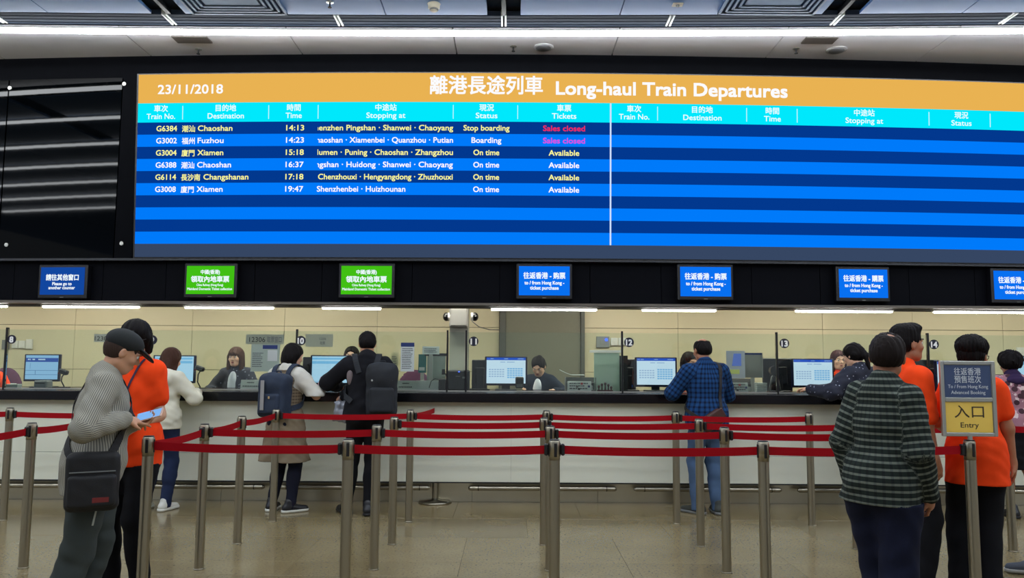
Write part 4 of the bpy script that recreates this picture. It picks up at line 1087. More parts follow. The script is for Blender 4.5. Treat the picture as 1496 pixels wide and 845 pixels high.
PO['r4e'] = post('r4e', 1186.5, pyb=768, label='fourth row queue post standing alone left of the man in the checked shirt')
PO['r5'] = post('r5', 635.5, pyb=734.5, label='queue post with a wide round disc base close to the counter', base='disc')
for t in PO.values():
    if 'group' in t: del t['group']
def belt(a, b, sag=0.012, clip=1):
    """red belt pulled out of post a and hooked into post b"""
    A = Vector((*POSTS[a], 0.945)); B = Vector((*POSTS[b], 0.945)); d = (B - A).normalized(); n = 14; t = PO[a]
    s = Vector((-d.y, d.x, 0)); r0 = 0.037; vs = []; fs = []
    L_ = (B - A).length; o0 = t.location
    for i in range(n + 1):
        f = i / n; p = A + d * (r0 + (L_ - 2 * r0) * f); z = -sag * 4 * f * (1 - f)
        for (du, dz) in ((0.0012, -0.0245), (0.0012, 0.0245), (-0.0012, 0.0245), (-0.0012, -0.0245)):
            q = p + s * du + Vector((0, 0, dz + z)) - o0; vs.append(q)
    for i in range(n):
        for k in range(4): fs.append((i * 4 + k, i * 4 + (k + 1) % 4, i * 4 + 4 + (k + 1) % 4, i * 4 + 4 + k))
    fs += [(3, 2, 1, 0), (n * 4, n * 4 + 1, n * 4 + 2, n * 4 + 3)]
    be = MB().add(vs, fs).build('belt', M_red, t)
    # belt clip
    e = A if clip == 0 else B; dd = d if clip == 0 else -d
    M = Matrix(((dd.x, -dd.y, 0, e.x - o0.x), (dd.y, dd.x, 0, e.y - o0.y), (0, 0, 1, 0.945), (0, 0, 0, 1)))
    MB().box(0.0375, 0.060, -0.016, 0.016, -0.034, 0.034, 0.006, M=M).build('belt_clip', M_cap, be)
for a, b, c in (('r1b', 'r1a', 0), ('r1c', 'r1b', 0), ('r1d', 'r1c', 1), ('r1e', 'r1d', 0), ('r1z', 'r2z', 1),
                ('r2b', 'r2a', 1), ('r2c', 'r2b', 1), ('r2d', 'r2c', 1), ('r2e', 'r2d', 1), ('r2z', 'r3z', 1), ('r1a', 'r2a', 1), ('r3a', 'r2a', 1), ('r4a', 'r3a', 1),
                ('r3c', 'r3b', 1), ('r3d', 'r3c', 1), ('r3e', 'r3d', 1), ('r3f', 'r3e', 1), ('r3g', 'r3f', 1),
                ('r4z', 'r4y', 1), ('r4m', 'r4z', 1), ('r4b', 'r4a', 1), ('r4c', 'r4b', 1), ('r4d', 'r4c', 1), ('r4e', 'r4d', 1), ('r5', 'r4b', 1)):
    belt(a, b, clip=c)

# ---- entry sign on the front right post
gx, gy = POSTS['r1e']
c = at(1413, 585, gy); w = 78 * gy / F_PX; h = 108 * gy / F_PX
t = thing('entry_sign', 'metal framed entry sign with a navy and a yellow sheet, on a queue post', 'sign', (c.x, gy - 0.01, 1.004), -0.03)
M = Matrix.Rotation(-0.06, 4, 'X')
z0 = 0.022; fw = 0.022
MB().cyl((0, .0, 0), (0, .0, .03), .014).build('stem', M_alu, t)
mb = MB(); mb.box(-w / 2, -w / 2 + fw, -.012, .012, z0, z0 + h, .003); mb.box(w / 2 - fw, w / 2, -.012, .012, z0, z0 + h, .003)
mb.box(-w / 2 + fw, w / 2 - fw, -.012, .012, z0, z0 + fw, .003); mb.box(-w / 2 + fw, w / 2 - fw, -.012, .012, z0 + h - fw, z0 + h, .003)
zm = z0 + h * 0.485
mb.box(-w / 2 + fw, w / 2 - fw, -.012, .012, zm - .012, zm + .012, .003); mb.build('frame', M_alu, t)
iw = w - 2 * fw
MB().box(-iw / 2, iw / 2, -.002, .004, z0 + fw, z0 + h - fw).build('back_plate', M_alu, t)
b1 = MB().box(-iw / 2 + .003, iw / 2 - .003, -.004, -.002, zm + .014, z0 + h - fw - .002).build('navy_sheet', mat('sign_navy', srgb(50, 70, 110), 0.6, coat=.6), t)
b2 = MB().box(-iw / 2 + .003, iw / 2 - .003, -.004, -.002, z0 + fw + .002, zm - .014).build('yellow_sheet', mat('sign_yellow', srgb(246, 205, 84), 0.6, coat=.6), t)
Ms = mat('sign_silver', srgb(205, 212, 220), 0.5)
H1 = z0 + h - fw - zm - .014
letter('往返香港', 0, -.0048, zm + .014 + H1 * .70, H1 * .24, Ms, b1, width=iw * .56, bold=.01)
letter('預售班次', 0, -.0048, zm + .014 + H1 * .46, H1 * .24, Ms, b1, width=iw * .56, bold=.01)
letter('To / From Hong Kong', 0, -.0048, zm + .014 + H1 * .28, H1 * .15, Ms, b1, width=iw * .84, bold=.008)
letter('Advanced Booking', 0, -.0048, zm + .014 + H1 * .10, H1 * .15, Ms, b1, width=iw * .72, bold=.008)
Mk = mat('sign_ink', srgb(62, 48, 34), 0.6); H2 = zm - .014 - z0 - fw
letter('入口', 0, -.0048, z0 + fw + H2 * .52, H2 * .45, Mk, b2, width=iw * .62, bold=0.004)
letter('Entry', 0, -.0048, z0 + fw + H2 * .17, H2 * .24, Mk, b2, width=iw * .38, bold=0.004)

# ================================================================== PEOPLE
def Rx(a): c, s = math.cos(a), math.sin(a); return np.array([[1, 0, 0], [0, c, -s], [0, s, c]], dtype=np.float32)
def Ry(a): c, s = math.cos(a), math.sin(a); return np.array([[c, 0, s], [0, 1, 0], [-s, 0, c]], dtype=np.float32)
def Rz(a): c, s = math.cos(a), math.sin(a); return np.array([[c, -s, 0], [s, c, 0], [0, 0, 1]], dtype=np.float32)
D = math.radians
def unit(v): v = np.asarray(v, dtype=np.float32); return v / (np.linalg.norm(v) + 1e-9)
def skin_mat(name, col):
    if name in MATS: return MATS[name]
    m = mat(name, col, 0.5, noise=0.06, nscale=9, bump=0.08, bscale=120)
    b = m.node_tree.nodes['Principled BSDF']; b.inputs['Subsurface Weight'].default_value = 0.12; b.inputs['Subsurface Radius'].default_value = (0.02, 0.008, 0.004)
    return m
def hair_mat(name, col, rough=0.55):
    if name in MATS: return MATS[name]
    m, N, L, b = nodes_mat(name); tc = N.new('ShaderNodeTexCoord'); mp = N.new('ShaderNodeMapping'); mp.inputs['Scale'].default_value = (160, 160, 12)
    n = N.new('ShaderNodeTexNoise'); n.inputs['Scale'].default_value = 1.0; n.inputs['Detail'].default_value = 4
    L.new(tc.outputs['Object'], mp.inputs[0]); L.new(mp.outputs[0], n.inputs[0])
    c2 = tuple(min(1, v * 1.7) for v in col[:3]) + (1,); b.inputs['Specular IOR Level'].default_value = 0.1
    L.new(mixc(N, L, n.outputs[0], col, c2), b.inputs['Base Color']); b.inputs['Roughness'].default_value = rough
    bp = N.new('ShaderNodeBump'); bp.inputs['Strength'].default_value = 0.5; bp.inputs['Distance'].default_value = 0.004
    L.new(n.outputs[0], bp.inputs['Height']); L.new(bp.outputs['Normal'], b.inputs['Normal']); return m
SK = skin_mat('skin_warm', srgb(205, 152, 118)); SK2 = skin_mat('skin_light', srgb(222, 176, 146)); SK3 = skin_mat('skin_tan', srgb(176, 118, 86))
HB = hair_mat('hair_black', srgb(16, 13, 13)); HBR = hair_mat('hair_brown', srgb(58, 38, 30)); HRB = hair_mat('hair_auburn', srgb(50, 22, 24)); HGY = hair_mat('hair_greying', srgb(26, 20, 18))
M_eye = mat('eye_white', srgb(225, 220, 212), 0.2); M_iris = mat('iris_dark', srgb(30, 18, 12), 0.15); M_lip = mat('lips', srgb(160, 84, 76), 0.45); M_brow = mat('brow', srgb(26, 19, 17), 0.8)

def folds(amp, seed=0, fx=17.0):
    r = random.Random(seed); a = [r.uniform(0, 6.28) for _ in range(8)]
    def f(P):
        x, y, z = P[:, 0], P[:, 1], P[:, 2]
        w = 1.4 * np.sin(6 * z + 5 * x + a[0]) + 1.1 * np.sin(8 * y - 4 * z + a[1])
        n = np.sin(fx * 1.3 * x + 0.7 * fx * z + w * 1.6 + a[2]) * 0.5 + np.sin(fx * 2.1 * z - fx * 0.9 * y + 1.8 * w + a[3]) * 0.5
        n += 0.45 * np.sin(fx * 3.1 * x - fx * 1.5 * z + 2.3 * w + a[4]) + 0.35 * np.sin(fx * 3.9 * (y + z) + 2.0 * w + a[5])
        return amp * n
    return f
def hairnoise(amp, seed=0):
    r = random.Random(seed); a = [r.uniform(0, 6.28) for _ in range(4)]
    def f(P):
        x, y, z = P[:, 0], P[:, 1], P[:, 2]
        th = np.arctan2(x, y + 0.02)
        return amp * (np.sin(th * 23 + 14 * z + a[0]) + 0.7 * np.sin(th * 41 - 30 * z + a[1]) + 0.6 * np.sin(60 * x + 50 * z + a[2]) * np.sin(55 * y + a[3]))
    return f

def ik(S, T, L1, L2, hint):
    S, T = np.array(S, float), np.array(T, float); d = T - S; n = np.linalg.norm(d); mx = (L1 + L2) * 0.998
    if n > mx: T = S + d / n * mx; d = T - S; n = mx
    a = (L1 * L1 - L2 * L2 + n * n) / (2 * n); h = math.sqrt(max(L1 * L1 - a * a, 0)); u = d / n
    hn = np.array(hint, float); hn = hn - u * (hn @ u); hn /= np.linalg.norm(hn) + 1e-9
    return S + u * a + hn * h, T

class Fig:
    def __init__(s, label, x, y, rot, H=1.7, w=1.0, fat=0.0, lean=0.0, side=0.0, head=(0, 0, 0), hands=None, feet=None, res=0.008, elbows=None, hand_pose=None, butt=(0, 0, 0), hscale=1.0, z0=0.0, group=None, toe=(8, 8)):
        s.H, s.w, s.fat, s.res = H, w, fat, res
        s.root = thing('person', label, 'person', (x, y, z0), D(rot), group)
        k = s.k = H / 1.72
        s.pel = V3(butt[0], butt[1], 0.93 * k + butt[2]); s.Rt = Ry(D(side)) @ Rx(-D(lean))
        T = s.T = lambda x_, y_, z_: s.pel + s.Rt @ V3(x_ * k, y_ * k, (z_ - 0.93) * k)
        s.hip = [s.pel + V3(sg * 0.085 * k, 0, -0.02 * k) for sg in (-1, 1)]
        s.sh = [T(sg * 0.158 * w, -0.005, 1.395) for sg in (-1, 1)]
        s.nb = T(0, -0.015, 1.43); s.nt = T(0, 0.0, 1.53)
        yaw, pit, rol = head
        s.Rh = s.Rt @ Rz(D(yaw)) @ Rx(-D(pit)) @ Ry(D(rol))
        s.hs = hscale * (0.55 + 0.45 * k)
        s.hc = s.nt + s.Rh @ V3(0, 0.022, 0.085) * s.hs
        hands = hands or [(-0.22, 0.05, 0.80), (0.22, 0.05, 0.80)]; feet = feet or [(-0.10, 0.0), (0.10, 0.0)]
        elbows = elbows or [(-0.5, -1, -0.3), (0.5, -1, -0.3)]
        s.el, s.wr, s.kn, s.an = [], [], [], []
        for i in (0, 1):
            e, t = ik(s.sh[i], V3(*hands[i]), 0.275 * k, 0.245 * k, elbows[i]); s.el.append(V3(*e)); s.wr.append(V3(*t))
            fz = feet[i][2] if len(feet[i]) > 2 else 0.0
            a, t = ik(s.hip[i], V3(feet[i][0], feet[i][1], fz + 0.085 * k), 0.42 * k, 0.42 * k, (feet[i][3] if len(feet[i]) > 3 else 0.0, 1, 0)); s.kn.append(V3(*a)); s.an.append(V3(*t))
        s.toe = toe; s.hand_pose = hand_pose or [{}, {}]
    # ---- bodies
    def torso(s, g=0.0, k=0.05):
        T, q, w, f = s.T, s.k, s.w, s.fat; R = s.Rt
        L = [El(T(0, 0, 0.95), (0.158 * q * w, 0.112 * q + f * .5, 0.125 * q), R, k=k), El(T(0, f * 0.6, 1.08), (0.136 * q * w + f * .6, 0.10 * q + f, 0.15 * q), R, k=k),
             El(T(0, 0, 1.255), (0.155 * q * w + f * .3, 0.112 * q + f * .5, 0.175 * q), R, k=k),
             C(T(-0.125 * w, -0.008, 1.385), T(0.125 * w, -0.008, 1.385), 0.054 * q, k=k),
             C(T(0, -0.015, 1.445), T(-0.10 * w, -0.01, 1.405), 0.040 * q, 0.045 * q, k=k), C(T(0, -0.015, 1.445), T(0.10 * w, -0.01, 1.405), 0.040 * q, 0.045 * q, k=k)]
        for e in L:
            if e['p'][0] == 'c': e['torso'] = True
        return L
    def legs(s, k=0.04):
        q = s.k; L = []
        for i, sg in ((0, -1), (1, 1)):
            L += [C(s.hip[i], s.kn[i], 0.076 * q, 0.050 * q, k=k), C(s.kn[i], s.an[i], 0.046 * q, 0.032 * q, k=k),
                  El(s.kn[i] * 0.66 + s.an[i] * 0.34 + V3(0, -0.008, 0), (0.043 * q, 0.048 * q, 0.10 * q), k=k), El(s.pel + V3(sg * 0.07 * q, -0.050 * q, -0.03 * q), (0.078 * q, 0.068 * q, 0.085 * q), k=k)]
        return L
    def arms(s, upto=1.0, fr=1.0, k=0.03):
        q = s.k * (0.9 + 0.1 * s.w); L = []
        for i in (0, 1):
            if upto <= 0.5:
                e = s.sh[i] * (1 - 2 * upto) + s.el[i] * 2 * upto; L += [C(s.sh[i], e, 0.050 * q * fr, 0.047 * q * fr, k=k)]
            else:
                f = (upto - 0.5) * 2; e = s.el[i] * (1 - f) + s.wr[i] * f
                L += [C(s.sh[i], s.el[i], 0.050 * q * fr, 0.040 * q * fr, k=k), C(s.el[i], e, 0.040 * q * fr, (0.040 - 0.013 * f) * q * fr, k=k)]
        return L
    def hand(s, i):
        q = 0.93 * s.k ** 0.5; hp = s.hand_pose[i]; sg = -1 if i == 0 else 1
        d = unit(hp.get('dir', s.wr[i] - s.el[i])); n = hp.get('palm', (-sg, 0.0, 0.0)); n = np.array(n, float); n = unit(n - d * (n @ d))
        t = unit(np.cross(n, d)) * (1 if i == 1 else -1)     # towards the thumb
        if 'thumb' in hp and (t @ np.array(hp['thumb'], float)) < 0: t = -t
        curl = hp.get('curl', 0.35); w0 = s.wr[i]; R = np.stack([t, d, n], 1)
        L = [El(w0 + d * 0.048 * q, (0.042 * q, 0.052 * q, 0.017 * q), R, k=0.02), C(w0 - d * .01, w0 + d * 0.03 * q, 0.026 * q, 0.024 * q, k=0.02)]
        ln = (0.040, 0.045, 0.042, 0.032); pts = []
        for j in range(4):
            b = w0 + d * (0.086 - 0.004 * abs(j - 1)) * q + t * (0.028 - 0.0185 * j) * q
            c = curl * (1 + 0.12 * j); 
            if hp.get('point') and j == 0: c = 0.12
            spread = t * (0.10 - 0.07 * j)
            d1 = unit(d * math.cos(c) + n * math.sin(c) + spread); d2 = unit(d * math.cos(c * 2.2) + n * math.sin(c * 2.2) + spread * .5); d3 = unit(d * math.cos(c * 3.0) + n * math.sin(c * 3.0))
            p1 = b + d1 * ln[j] * q; p2 = p1 + d2 * ln[j] * .62 * q; p3 = p2 + d3 * ln[j] * .5 * q
            L += [C(b - d * .012, p1, 0.0095 * q, 0.0088 * q, k=.006), C(p1, p2, 0.0088 * q, 0.008 * q, k=.004), C(p2, p3, 0.008 * q, 0.0068 * q, k=.004)]
        tb = w0 + d * 0.022 * q + t * 0.026 * q; t1 = tb + unit(t * 0.75 + d * 0.75 + n * 0.35) * 0.042 * q; t2 = t1 + unit(t * 0.25 + d * 0.9 + n * 0.45) * 0.032 * q
        L += [C(tb, t1, 0.014 * q, 0.0105 * q, k=.012), C(t1, t2, 0.0105 * q, 0.0085 * q, k=.004)]
        return L
    def h(s, x, y, z): return s.hc + s.Rh @ (V3(x, y, z) * s.hs)
    def he(s, c, r, k=0.02, op='+', R=None): return El(s.h(*c), tuple(v * s.hs for v in r), s.Rh if R is None else s.Rh @ R, k=k * s.hs, op=op)
    def hcn(s, a, b, ra, rb, k=0.012, op='+'): return C(s.h(*a), s.h(*b), ra * s.hs, rb * s.hs, k=k * s.hs, op=op)
    def headp(s, detail=True):
        L = [C(s.nb, s.nt + (s.hc - s.nt) * 0.35, 0.055 * s.k * s.w ** .5, 0.050 * s.k, k=.03),
             s.he((0, -0.012, 0.030), (0.076, 0.092, 0.084)), s.he((0, 0.028, -0.022), (0.061, 0.066, 0.078), .03), s.he((0, 0.050, -0.072), (0.036, 0.036, 0.030), .03),
             s.hcn((-.045, 0.0, -.065), (-.018, .062, -.088), .018, .014, .03), s.hcn((.045, 0.0, -.065), (.018, .062, -.088), .018, .014, .03)]
        for sg in (-1, 1):
            L += [s.he((sg * 0.077, -0.006, -0.008), (0.009, 0.019, 0.031), .008, R=Rz(sg * 0.35)), s.he((sg * .084, .002, -.004), (.006, .009, .016), .005, '-'), s.he((sg * .040, .066, -.022), (.022, .018, .018), .02)]
        if detail:
            L += [s.he((-.031, .103, .012), (.019, .022, .012), .012, '-'), s.he((.031, .103, .012), (.019, .022, .012), .012, '-'), s.hcn((-.045, .078, .026), (-.012, .090, .024), .007, .007, .012), s.hcn((.045, .078, .026), (.012, .090, .024), .007, .007, .012),
                  s.hcn((0, .088, .016), (0, .108, -.020), .007, .011, .01), s.he((-.012, .099, -.024), (.009, .010, .008), .006), s.he((.012, .099, -.024), (.009, .010, .008), .006),
                  s.he((0, .086, -.052), (.024, .012, .007), .008), s.he((0, .085, -.061), (.019, .012, .006), .006), s.hcn((-.02, .101, -.0565), (.02, .101, -.0565), .0022, .0022, .003, '-')]
        return L
    def face(s):
        for sg in (-1, 1):
            c = s.h(sg * .031, .079, .009); q = s.hs
            e = MB(); e.lathe([(0, -.0125 * q), (.0072 * q, -.0102 * q), (.0108 * q, -.0062 * q), (.0125 * q, 0), (.0108 * q, .0062 * q), (.0072 * q, .0102 * q), (0, .0125 * q)], n=14)
            eo = e.build('eye', M_eye, s.root, loc=tuple(c))
            f = s.Rh @ V3(0, 1, 0)
            MB().cyl(tuple(f * .0108 * q), tuple(f * .0131 * q), .0062 * q, .0045 * q, n=12).build('iris', M_iris, eo)
            pts = [s.h(sg * (.014 + .0075 * i), .099 - .0007 * i * i * i * .35, .028 + .0022 * min(i, 3) - (.001 if i > 3 else 0)) for i in range(6)]
            MB().tube([tuple(p) for p in pts], .0030 * q, 6).build('eyebrow', M_brow, s.root)
        m = sdf_mesh('lips', [s.he((0, .0905, -.0515), (.021, .0105, .0052), .004), s.he((0, .0895, -.0605), (.017, .0105, .0052), .004), s.hcn((-.021, .103, -.056), (.021, .103, -.056), .0012, .0012, .002, '-')], .0035)
        obj('lips', m, M_lip, s.root)
    def glasses(s, m=None):
        m = m or M_cap; mb = MB(); q = s.hs
        for sg in (-1, 1):
            ring = [s.h(sg * .033 + .024 * math.cos(a), .104 - 6 * (.0) - .004 * abs(math.cos(a)), .008 + .018 * math.sin(a)) for a in [i * math.pi / 8 for i in range(17)]]
            mb.tube([tuple(p) for p in ring], .0022 * q, 6); mb.tube([tuple(s.h(sg * .056, .098, .012)), tuple(s.h(sg * .078, .05, .010)), tuple(s.h(sg * .081, -.004, .006))], .0022 * q, 6)
        mb.tube([tuple(s.h(-.01, .104, .012)), tuple(s.h(0, .107, .014)), tuple(s.h(.01, .104, .012))], .0022 * q, 6)
        mb.build('glasses', m, s.root)
    def body(s, skin, face=True, arms=1.0, glasses=False):
        L = s.torso(k=.04) + s.legs() + s.arms() + s.hand(0) + s.hand(1) + s.headp()
        for i in (0, 1):
            L += [C(s.an[i], s.an[i] + V3(0, .0, -.03), .034 * s.k, .036 * s.k), C(s.an[i] + V3(0, -.02, -.045) * s.k, s.an[i] + Rz(-D((1 if i else -1) * s.toe[i])) @ V3(0, .13, -.055) * s.k, .03 * s.k, .022 * s.k, k=.02)]
        s.skin = skin
        obj('body', sdf_mesh('body', L, s.res), skin, s.root)
        if face: s.face()
        if glasses: s.glasses()
    # ---- clothes
    def shirt(s, m, sleeve=1.0, hem=0.80, g=0.014, loose=0.0, tail=True, collar=0.0, seed=1, amp=0.0035, name='shirt', fr=1.12, weave=False, neckcut=1.475, extra=(), cuffs=True, open_front=False):
        L = s.torso(k=.06)
        q = s.k
        if tail:
            for sg in (-1, 1):
                L.append(C(s.T(sg * .055 * s.w, -.01, .98), s.T(sg * (.075 + loose * .5) * s.w, -.012, hem / q - .06), .112 * q + s.fat * .4, (.105 + loose) * q + s.fat * .3, k=.08)); L[-1]['torso'] = True
        A = s.arms(sleeve, fr); L += A
        if collar > 0:
            L.append(C(s.T(0, -.016, 1.42), s.T(0, -.012, 1.42 + collar), .068 * q, .064 * q, k=.015)); L[-1]['torso'] = True
        L += list(extra)
        s.hem = hem
        pl = [((0, 0, -1), -hem)]
        nc = s.T(0, 0, neckcut + max(0, collar - .03)); 
        m_ = sdf_mesh(name, L, s.res, g=g, planes=pl, noise=folds(amp, seed), weave=weave)
        o = obj(name, m_, m, s.root); s.shirtL = L; s.shirtg = g
        return o
    def trousers(s, m, g=0.012, wide=1.0, top=1.04, amp=0.0035, seed=3, bottom=None, name='trousers', weave=False, flare=0.0):
        q = s.k; L = [El(s.T(0, 0, 0.95), (0.152 * q * s.w, 0.108 * q + s.fat * .4, 0.125 * q), s.Rt, k=.05), El(s.T(0, 0, 1.03), (0.138 * q * s.w, 0.10 * q + s.fat * .4, .1 * q), s.Rt, k=.04)]
        for i, sg in ((0, -1), (1, 1)):
            a = s.an[i] + V3(0, 0, -.035 * q)
            wd = max(wide, .93); L += [C(s.hip[i], s.kn[i], 0.086 * q * wd, 0.058 * q * wd, k=.04), C(s.kn[i], a, 0.058 * q * wd, (0.043 + flare) * q * wide, k=.03), El(s.kn[i] * 0.66 + s.an[i] * 0.34 + V3(0, -0.008, 0), (0.045 * q, 0.051 * q, 0.10 * q), k=.04),
                  El(s.pel + V3(sg * 0.07 * q, -0.055 * q, -0.03 * q), (0.085 * q, 0.075 * q, 0.09 * q), k=.04)]
        zb = bottom if bottom is not None else min(s.an[0][2], s.an[1][2]) - .05 * q
        pl = [((0, 0, -1), -zb), ((0, 0, 1), min(top * q + .02, getattr(s, 'hem', 9) + .012))]
        s.trL, s.trg = L, g
        return obj(name, sdf_mesh(name, L, s.res, g=g, planes=pl, noise=folds(amp, seed, 13), weave=weave), m, s.root)
    def skirt(s, m, top=1.02, hem=0.45, flare=.05, name='skirt', amp=.006, seed=4, g=.012):
        q = s.k; L = [El(s.T(0, 0, 0.97), (0.158 * q * s.w, 0.115 * q, 0.13 * q), s.Rt, k=.05)]
        for sx in (-1, 1):
            for sy in (-1, 1):
                L.append(C(s.T(sx * .05, sy * .02, .97), V3(s.pel[0] + sx * (.07 + flare) * q, s.pel[1] + sy * (.02 + flare * .6) * q, hem - .06), .10 * q, (.10 + flare * .5) * q, k=.08))
        return obj(name, sdf_mesh(name, L, s.res, g=g, planes=[((0, 0, -1), -hem), ((0, 0, 1), top * q)], noise=folds(amp, seed, 20)), m, s.root)
    def shoes(s, m, sole=None, high=.02):
        q = s.k
        for i in (0, 1):
            sg = 1 if i else -1; a = s.an[i]; R = Rz(-D(sg * s.toe[i])); z = a[2] - .085 * q
            def P(x, y, zz): return V3(a[0], a[1], z) + R @ V3(x * q, y * q, zz * q)
            L = [C(P(0, -.045, .045), P(0, .03, .055), .042 * q, .038 * q, k=.03), C(P(0, .05, .035), P(sg * .004, .155, .028), .042 * q, .034 * q, k=.03), C(P(0, -.015, .06), P(0, -.012, .085 + high), .042 * q, .044 * q, k=.03)]
            o = obj('shoe', sdf_mesh('shoe', L, min(s.res, .008), planes=[((0, 0, -1), -(z + .012))]), m, s.root)
            L2 = [C(P(0, -.045, .02), P(0, .03, .02), .048 * q, .044 * q, k=.03), C(P(0, .05, .02), P(sg * .004, .155, .02), .047 * q, .040 * q, k=.03)]
            obj('sole', sdf_mesh('sole', L2, min(s.res, .007), planes=[((0, 0, -1), -(z + .001)), ((0, 0, 1), z + .026)]), sole or m, o)
    # ---- hair
    def hair(s, m, style='short', seed=2, amp=.0022, res=None, g=0.0):
        r = res or min(s.res, .007); F_ = lambda: [s.he((0, .092, -.030), (.064, .050, .082), .012, '-')]
        if style in ('short', 'bald', 'spiky', 'thin', 'crew'):
            L = [s.he((0, -.014, .038), (.083, .101, .088)), s.he((0, -.045, -.005), (.078, .068, .070), .03)] if style != 'crew' else [s.he((0, -.012, .032), (.079, .096, .086)), s.he((0, -.030, -.002), (.074, .068, .064), .03)]
            if style == 'spiky': L += [s.he((0, .045, .105), (.060, .052, .036), .03), s.he((0, -.02, .09), (.070, .08, .045), .03)]
            L += F_() + [s.he((-.083, .012, -.020), (.02, .034, .036), .006, '-'), s.he((.083, .012, -.020), (.02, .034, .036), .006, '-')]
            if style == 'bald': L += [s.he((0, .0, .125), (.068, .125, .070), .012, '-')]
            if style == 'thin': L += [s.he((.02, -.055, .125), (.030, .032, .030), .02, '-')]
            n = s.Rh @ V3(0, .25, -1); n = n / np.linalg.norm(n); pl = [(tuple(n), float(n @ s.h(0, -.07, -.062)))]
        elif style in ('bob', 'long', 'pony', 'bun'):
            lo = {'bob': -.10, 'long': -.25, 'pony': -.04, 'bun': -.04}[style]
            L = [s.he((0, -.016, .038), (.088, .104, .090)), s.he((0, -.040, -.01), (.086, .074, .075), .03)]
            if style in ('bob', 'long'):
                for sg in (-1, 1):
                    L.append(s.hcn((sg * .066, -.005, 0), (sg * .070, -.012 + (.02 if style == 'long' else .0), lo + .02), .030, .024, .03))
                L += [s.he((0, -.055, lo * .5), (.085, .052, abs(lo) * .62 + .02), .03)]
            if style == 'pony': L += [s.hcn((0, -.11, .03), (0, -.135, -.06), .026, .030, .02), s.hcn((0, -.135, -.06), (0, -.115, -.19), .030, .014, .02)]
            if style == 'bun': L += [s.he((0, -.105, .055), (.04, .038, .04), .012)]
            L += [s.he((0, .094, -.034), (.064, .066, .100), .012, '-')]
            if style == 'long': L.append(s.he((0, -.075, -.13), (.078, .050, .14), .03))
            pl = []
        elif style == 'bangs':
            L = [s.he((0, -.016, .038), (.090, .104, .090)), s.he((0, -.040, -.01), (.088, .074, .075), .03)]
            for sg in (-1, 1): L.append(s.hcn((sg * .068, .02, 0), (sg * .082, .03, -.20), .030, .026, .03))
            L += [s.he((0, -.055, -.10), (.088, .050, .15), .03), s.he((0, .085, -.055), (.062, .066, .088), .012, '-'), s.he((0, .070, .046), (.058, .030, .034), .015)]; pl = []
        o = obj('hair', sdf_mesh('hair', L, r, g=g, planes=pl, noise=hairnoise(amp, seed)), m, s.root); return o
    def strap(s, pts, w=.04, m=None, parent=None, name='strap', off=.004, th=.004, n=36, L=None, g=None):
        """a strap that hugs the clothing along the given guide points"""
        L = L or s.shirtL; g = s.shirtg if g is None else g
        pts = np.array(pts, float); seg = np.linalg.norm(np.diff(pts, axis=0), axis=1); cum = np.concatenate([[0], np.cumsum(seg)]); cum /= cum[-1]
        t = np.linspace(0, 1, n); P = np.stack([np.interp(t, cum, pts[:, i]) for i in range(3)], 1).astype(np.float32)
        # smooth
        for _ in range(3): P[1:-1] = (P[:-2] + P[1:-1] * 2 + P[2:]) / 4
        def grad(P):
            e = .004; G = np.zeros_like(P)
            for a in range(3):
                d = np.zeros(3, np.float32); d[a] = e; G[:, a] = eval_pts(P + d, L, g) - eval_pts(P - d, L, g)
            return G / (np.linalg.norm(G, axis=1)[:, None] + 1e-9)
        for _ in range(4):
            v = eval_pts(P, L, g); G = grad(P); P = P + G * (off + .003 - v)[:, None]
            P[1:-1] = (P[:-2] + P[1:-1] * 2 + P[2:]) / 4
        G = grad(P)
        v = eval_pts(P, L, g); P = P + G * (off - v)[:, None]
        mb = MB().ribbon([tuple(p) for p in P], [tuple(v_) for v_ in G], w, th)
        if parent is None: return mb
        return mb.build(name, m, parent)

def item_root(fig, name, label, cat, group=None):
    """a carried thing: top-level, at the carrier's place"""
    o = obj(name, None, loc=tuple(fig.root.location), rot=tuple(fig.root.rotation_euler)); return tag(o, label, cat, group)
def WXY(px, d): return X(px, d), d
def rbox(c, h, R=I3, rd=.03): return Bx(c, h, R, rd)

# ---- 1: man in the black cap
P1 = Fig('man in a black cap and grey striped shirt looking down at a phone', X(137, 4.22), 4.22, -64, H=1.62, w=.98, fat=.02, lean=5, head=(10, 23, 0), res=.0065,
         hands=[(0.03, 0.205, 1.11), (0.15, 0.170, 1.14)], elbows=[(-1, -.6, -1), (.9, -.8, -1)], butt=(0, .03, 0), feet=[(-.11, -.03), (.09, -.12)],
         hand_pose=[dict(dir=(.35, .9, .12), palm=(.55, -.2, .9), curl=.38), dict(dir=(-.55, .75, -.12), palm=(-.4, -.2, -.9), curl=.32, point=True)])
P1.body(SK)
M_sh1 = stripes('shirt_grey_striped', srgb(172, 168, 152), srgb(108, 106, 100), .0115, .42)
P1.shirt(M_sh1, 0.97, hem=.75, g=.019, loose=.0, collar=.045, weave=True, amp=.0042, fr=1.22, seed=11)
P1.trousers(cloth('trousers_charcoal', srgb(62, 68, 66)), wide=1.22, seed=5, amp=.005, flare=.012)
M_mark = mat('mark_pale', srgb(170, 176, 170), .6)
P1.strap([(.17, .06, .765), (.17, .06, .735)], .022, M_mark, P1.root, 'trouser_mark', L=P1.trL, g=P1.trg, n=5, th=.002)
P1.strap([(.17, .06, .70), (.165, .05, .655), (.16, .04, .60)], .010, M_mark, P1.root, 'trouser_mark', L=P1.trL, g=P1.trg, n=8, th=.002)
P1.shoes(M_dark, M_white)
P1.hair(hair_mat('hair_cropped', srgb(52, 40, 34)), 'crew', g=-.001)
capL = [P1.he((0, -.012, .052), (.090, .108, .078))]
n = P1.Rh @ unit((0, .55, -1))
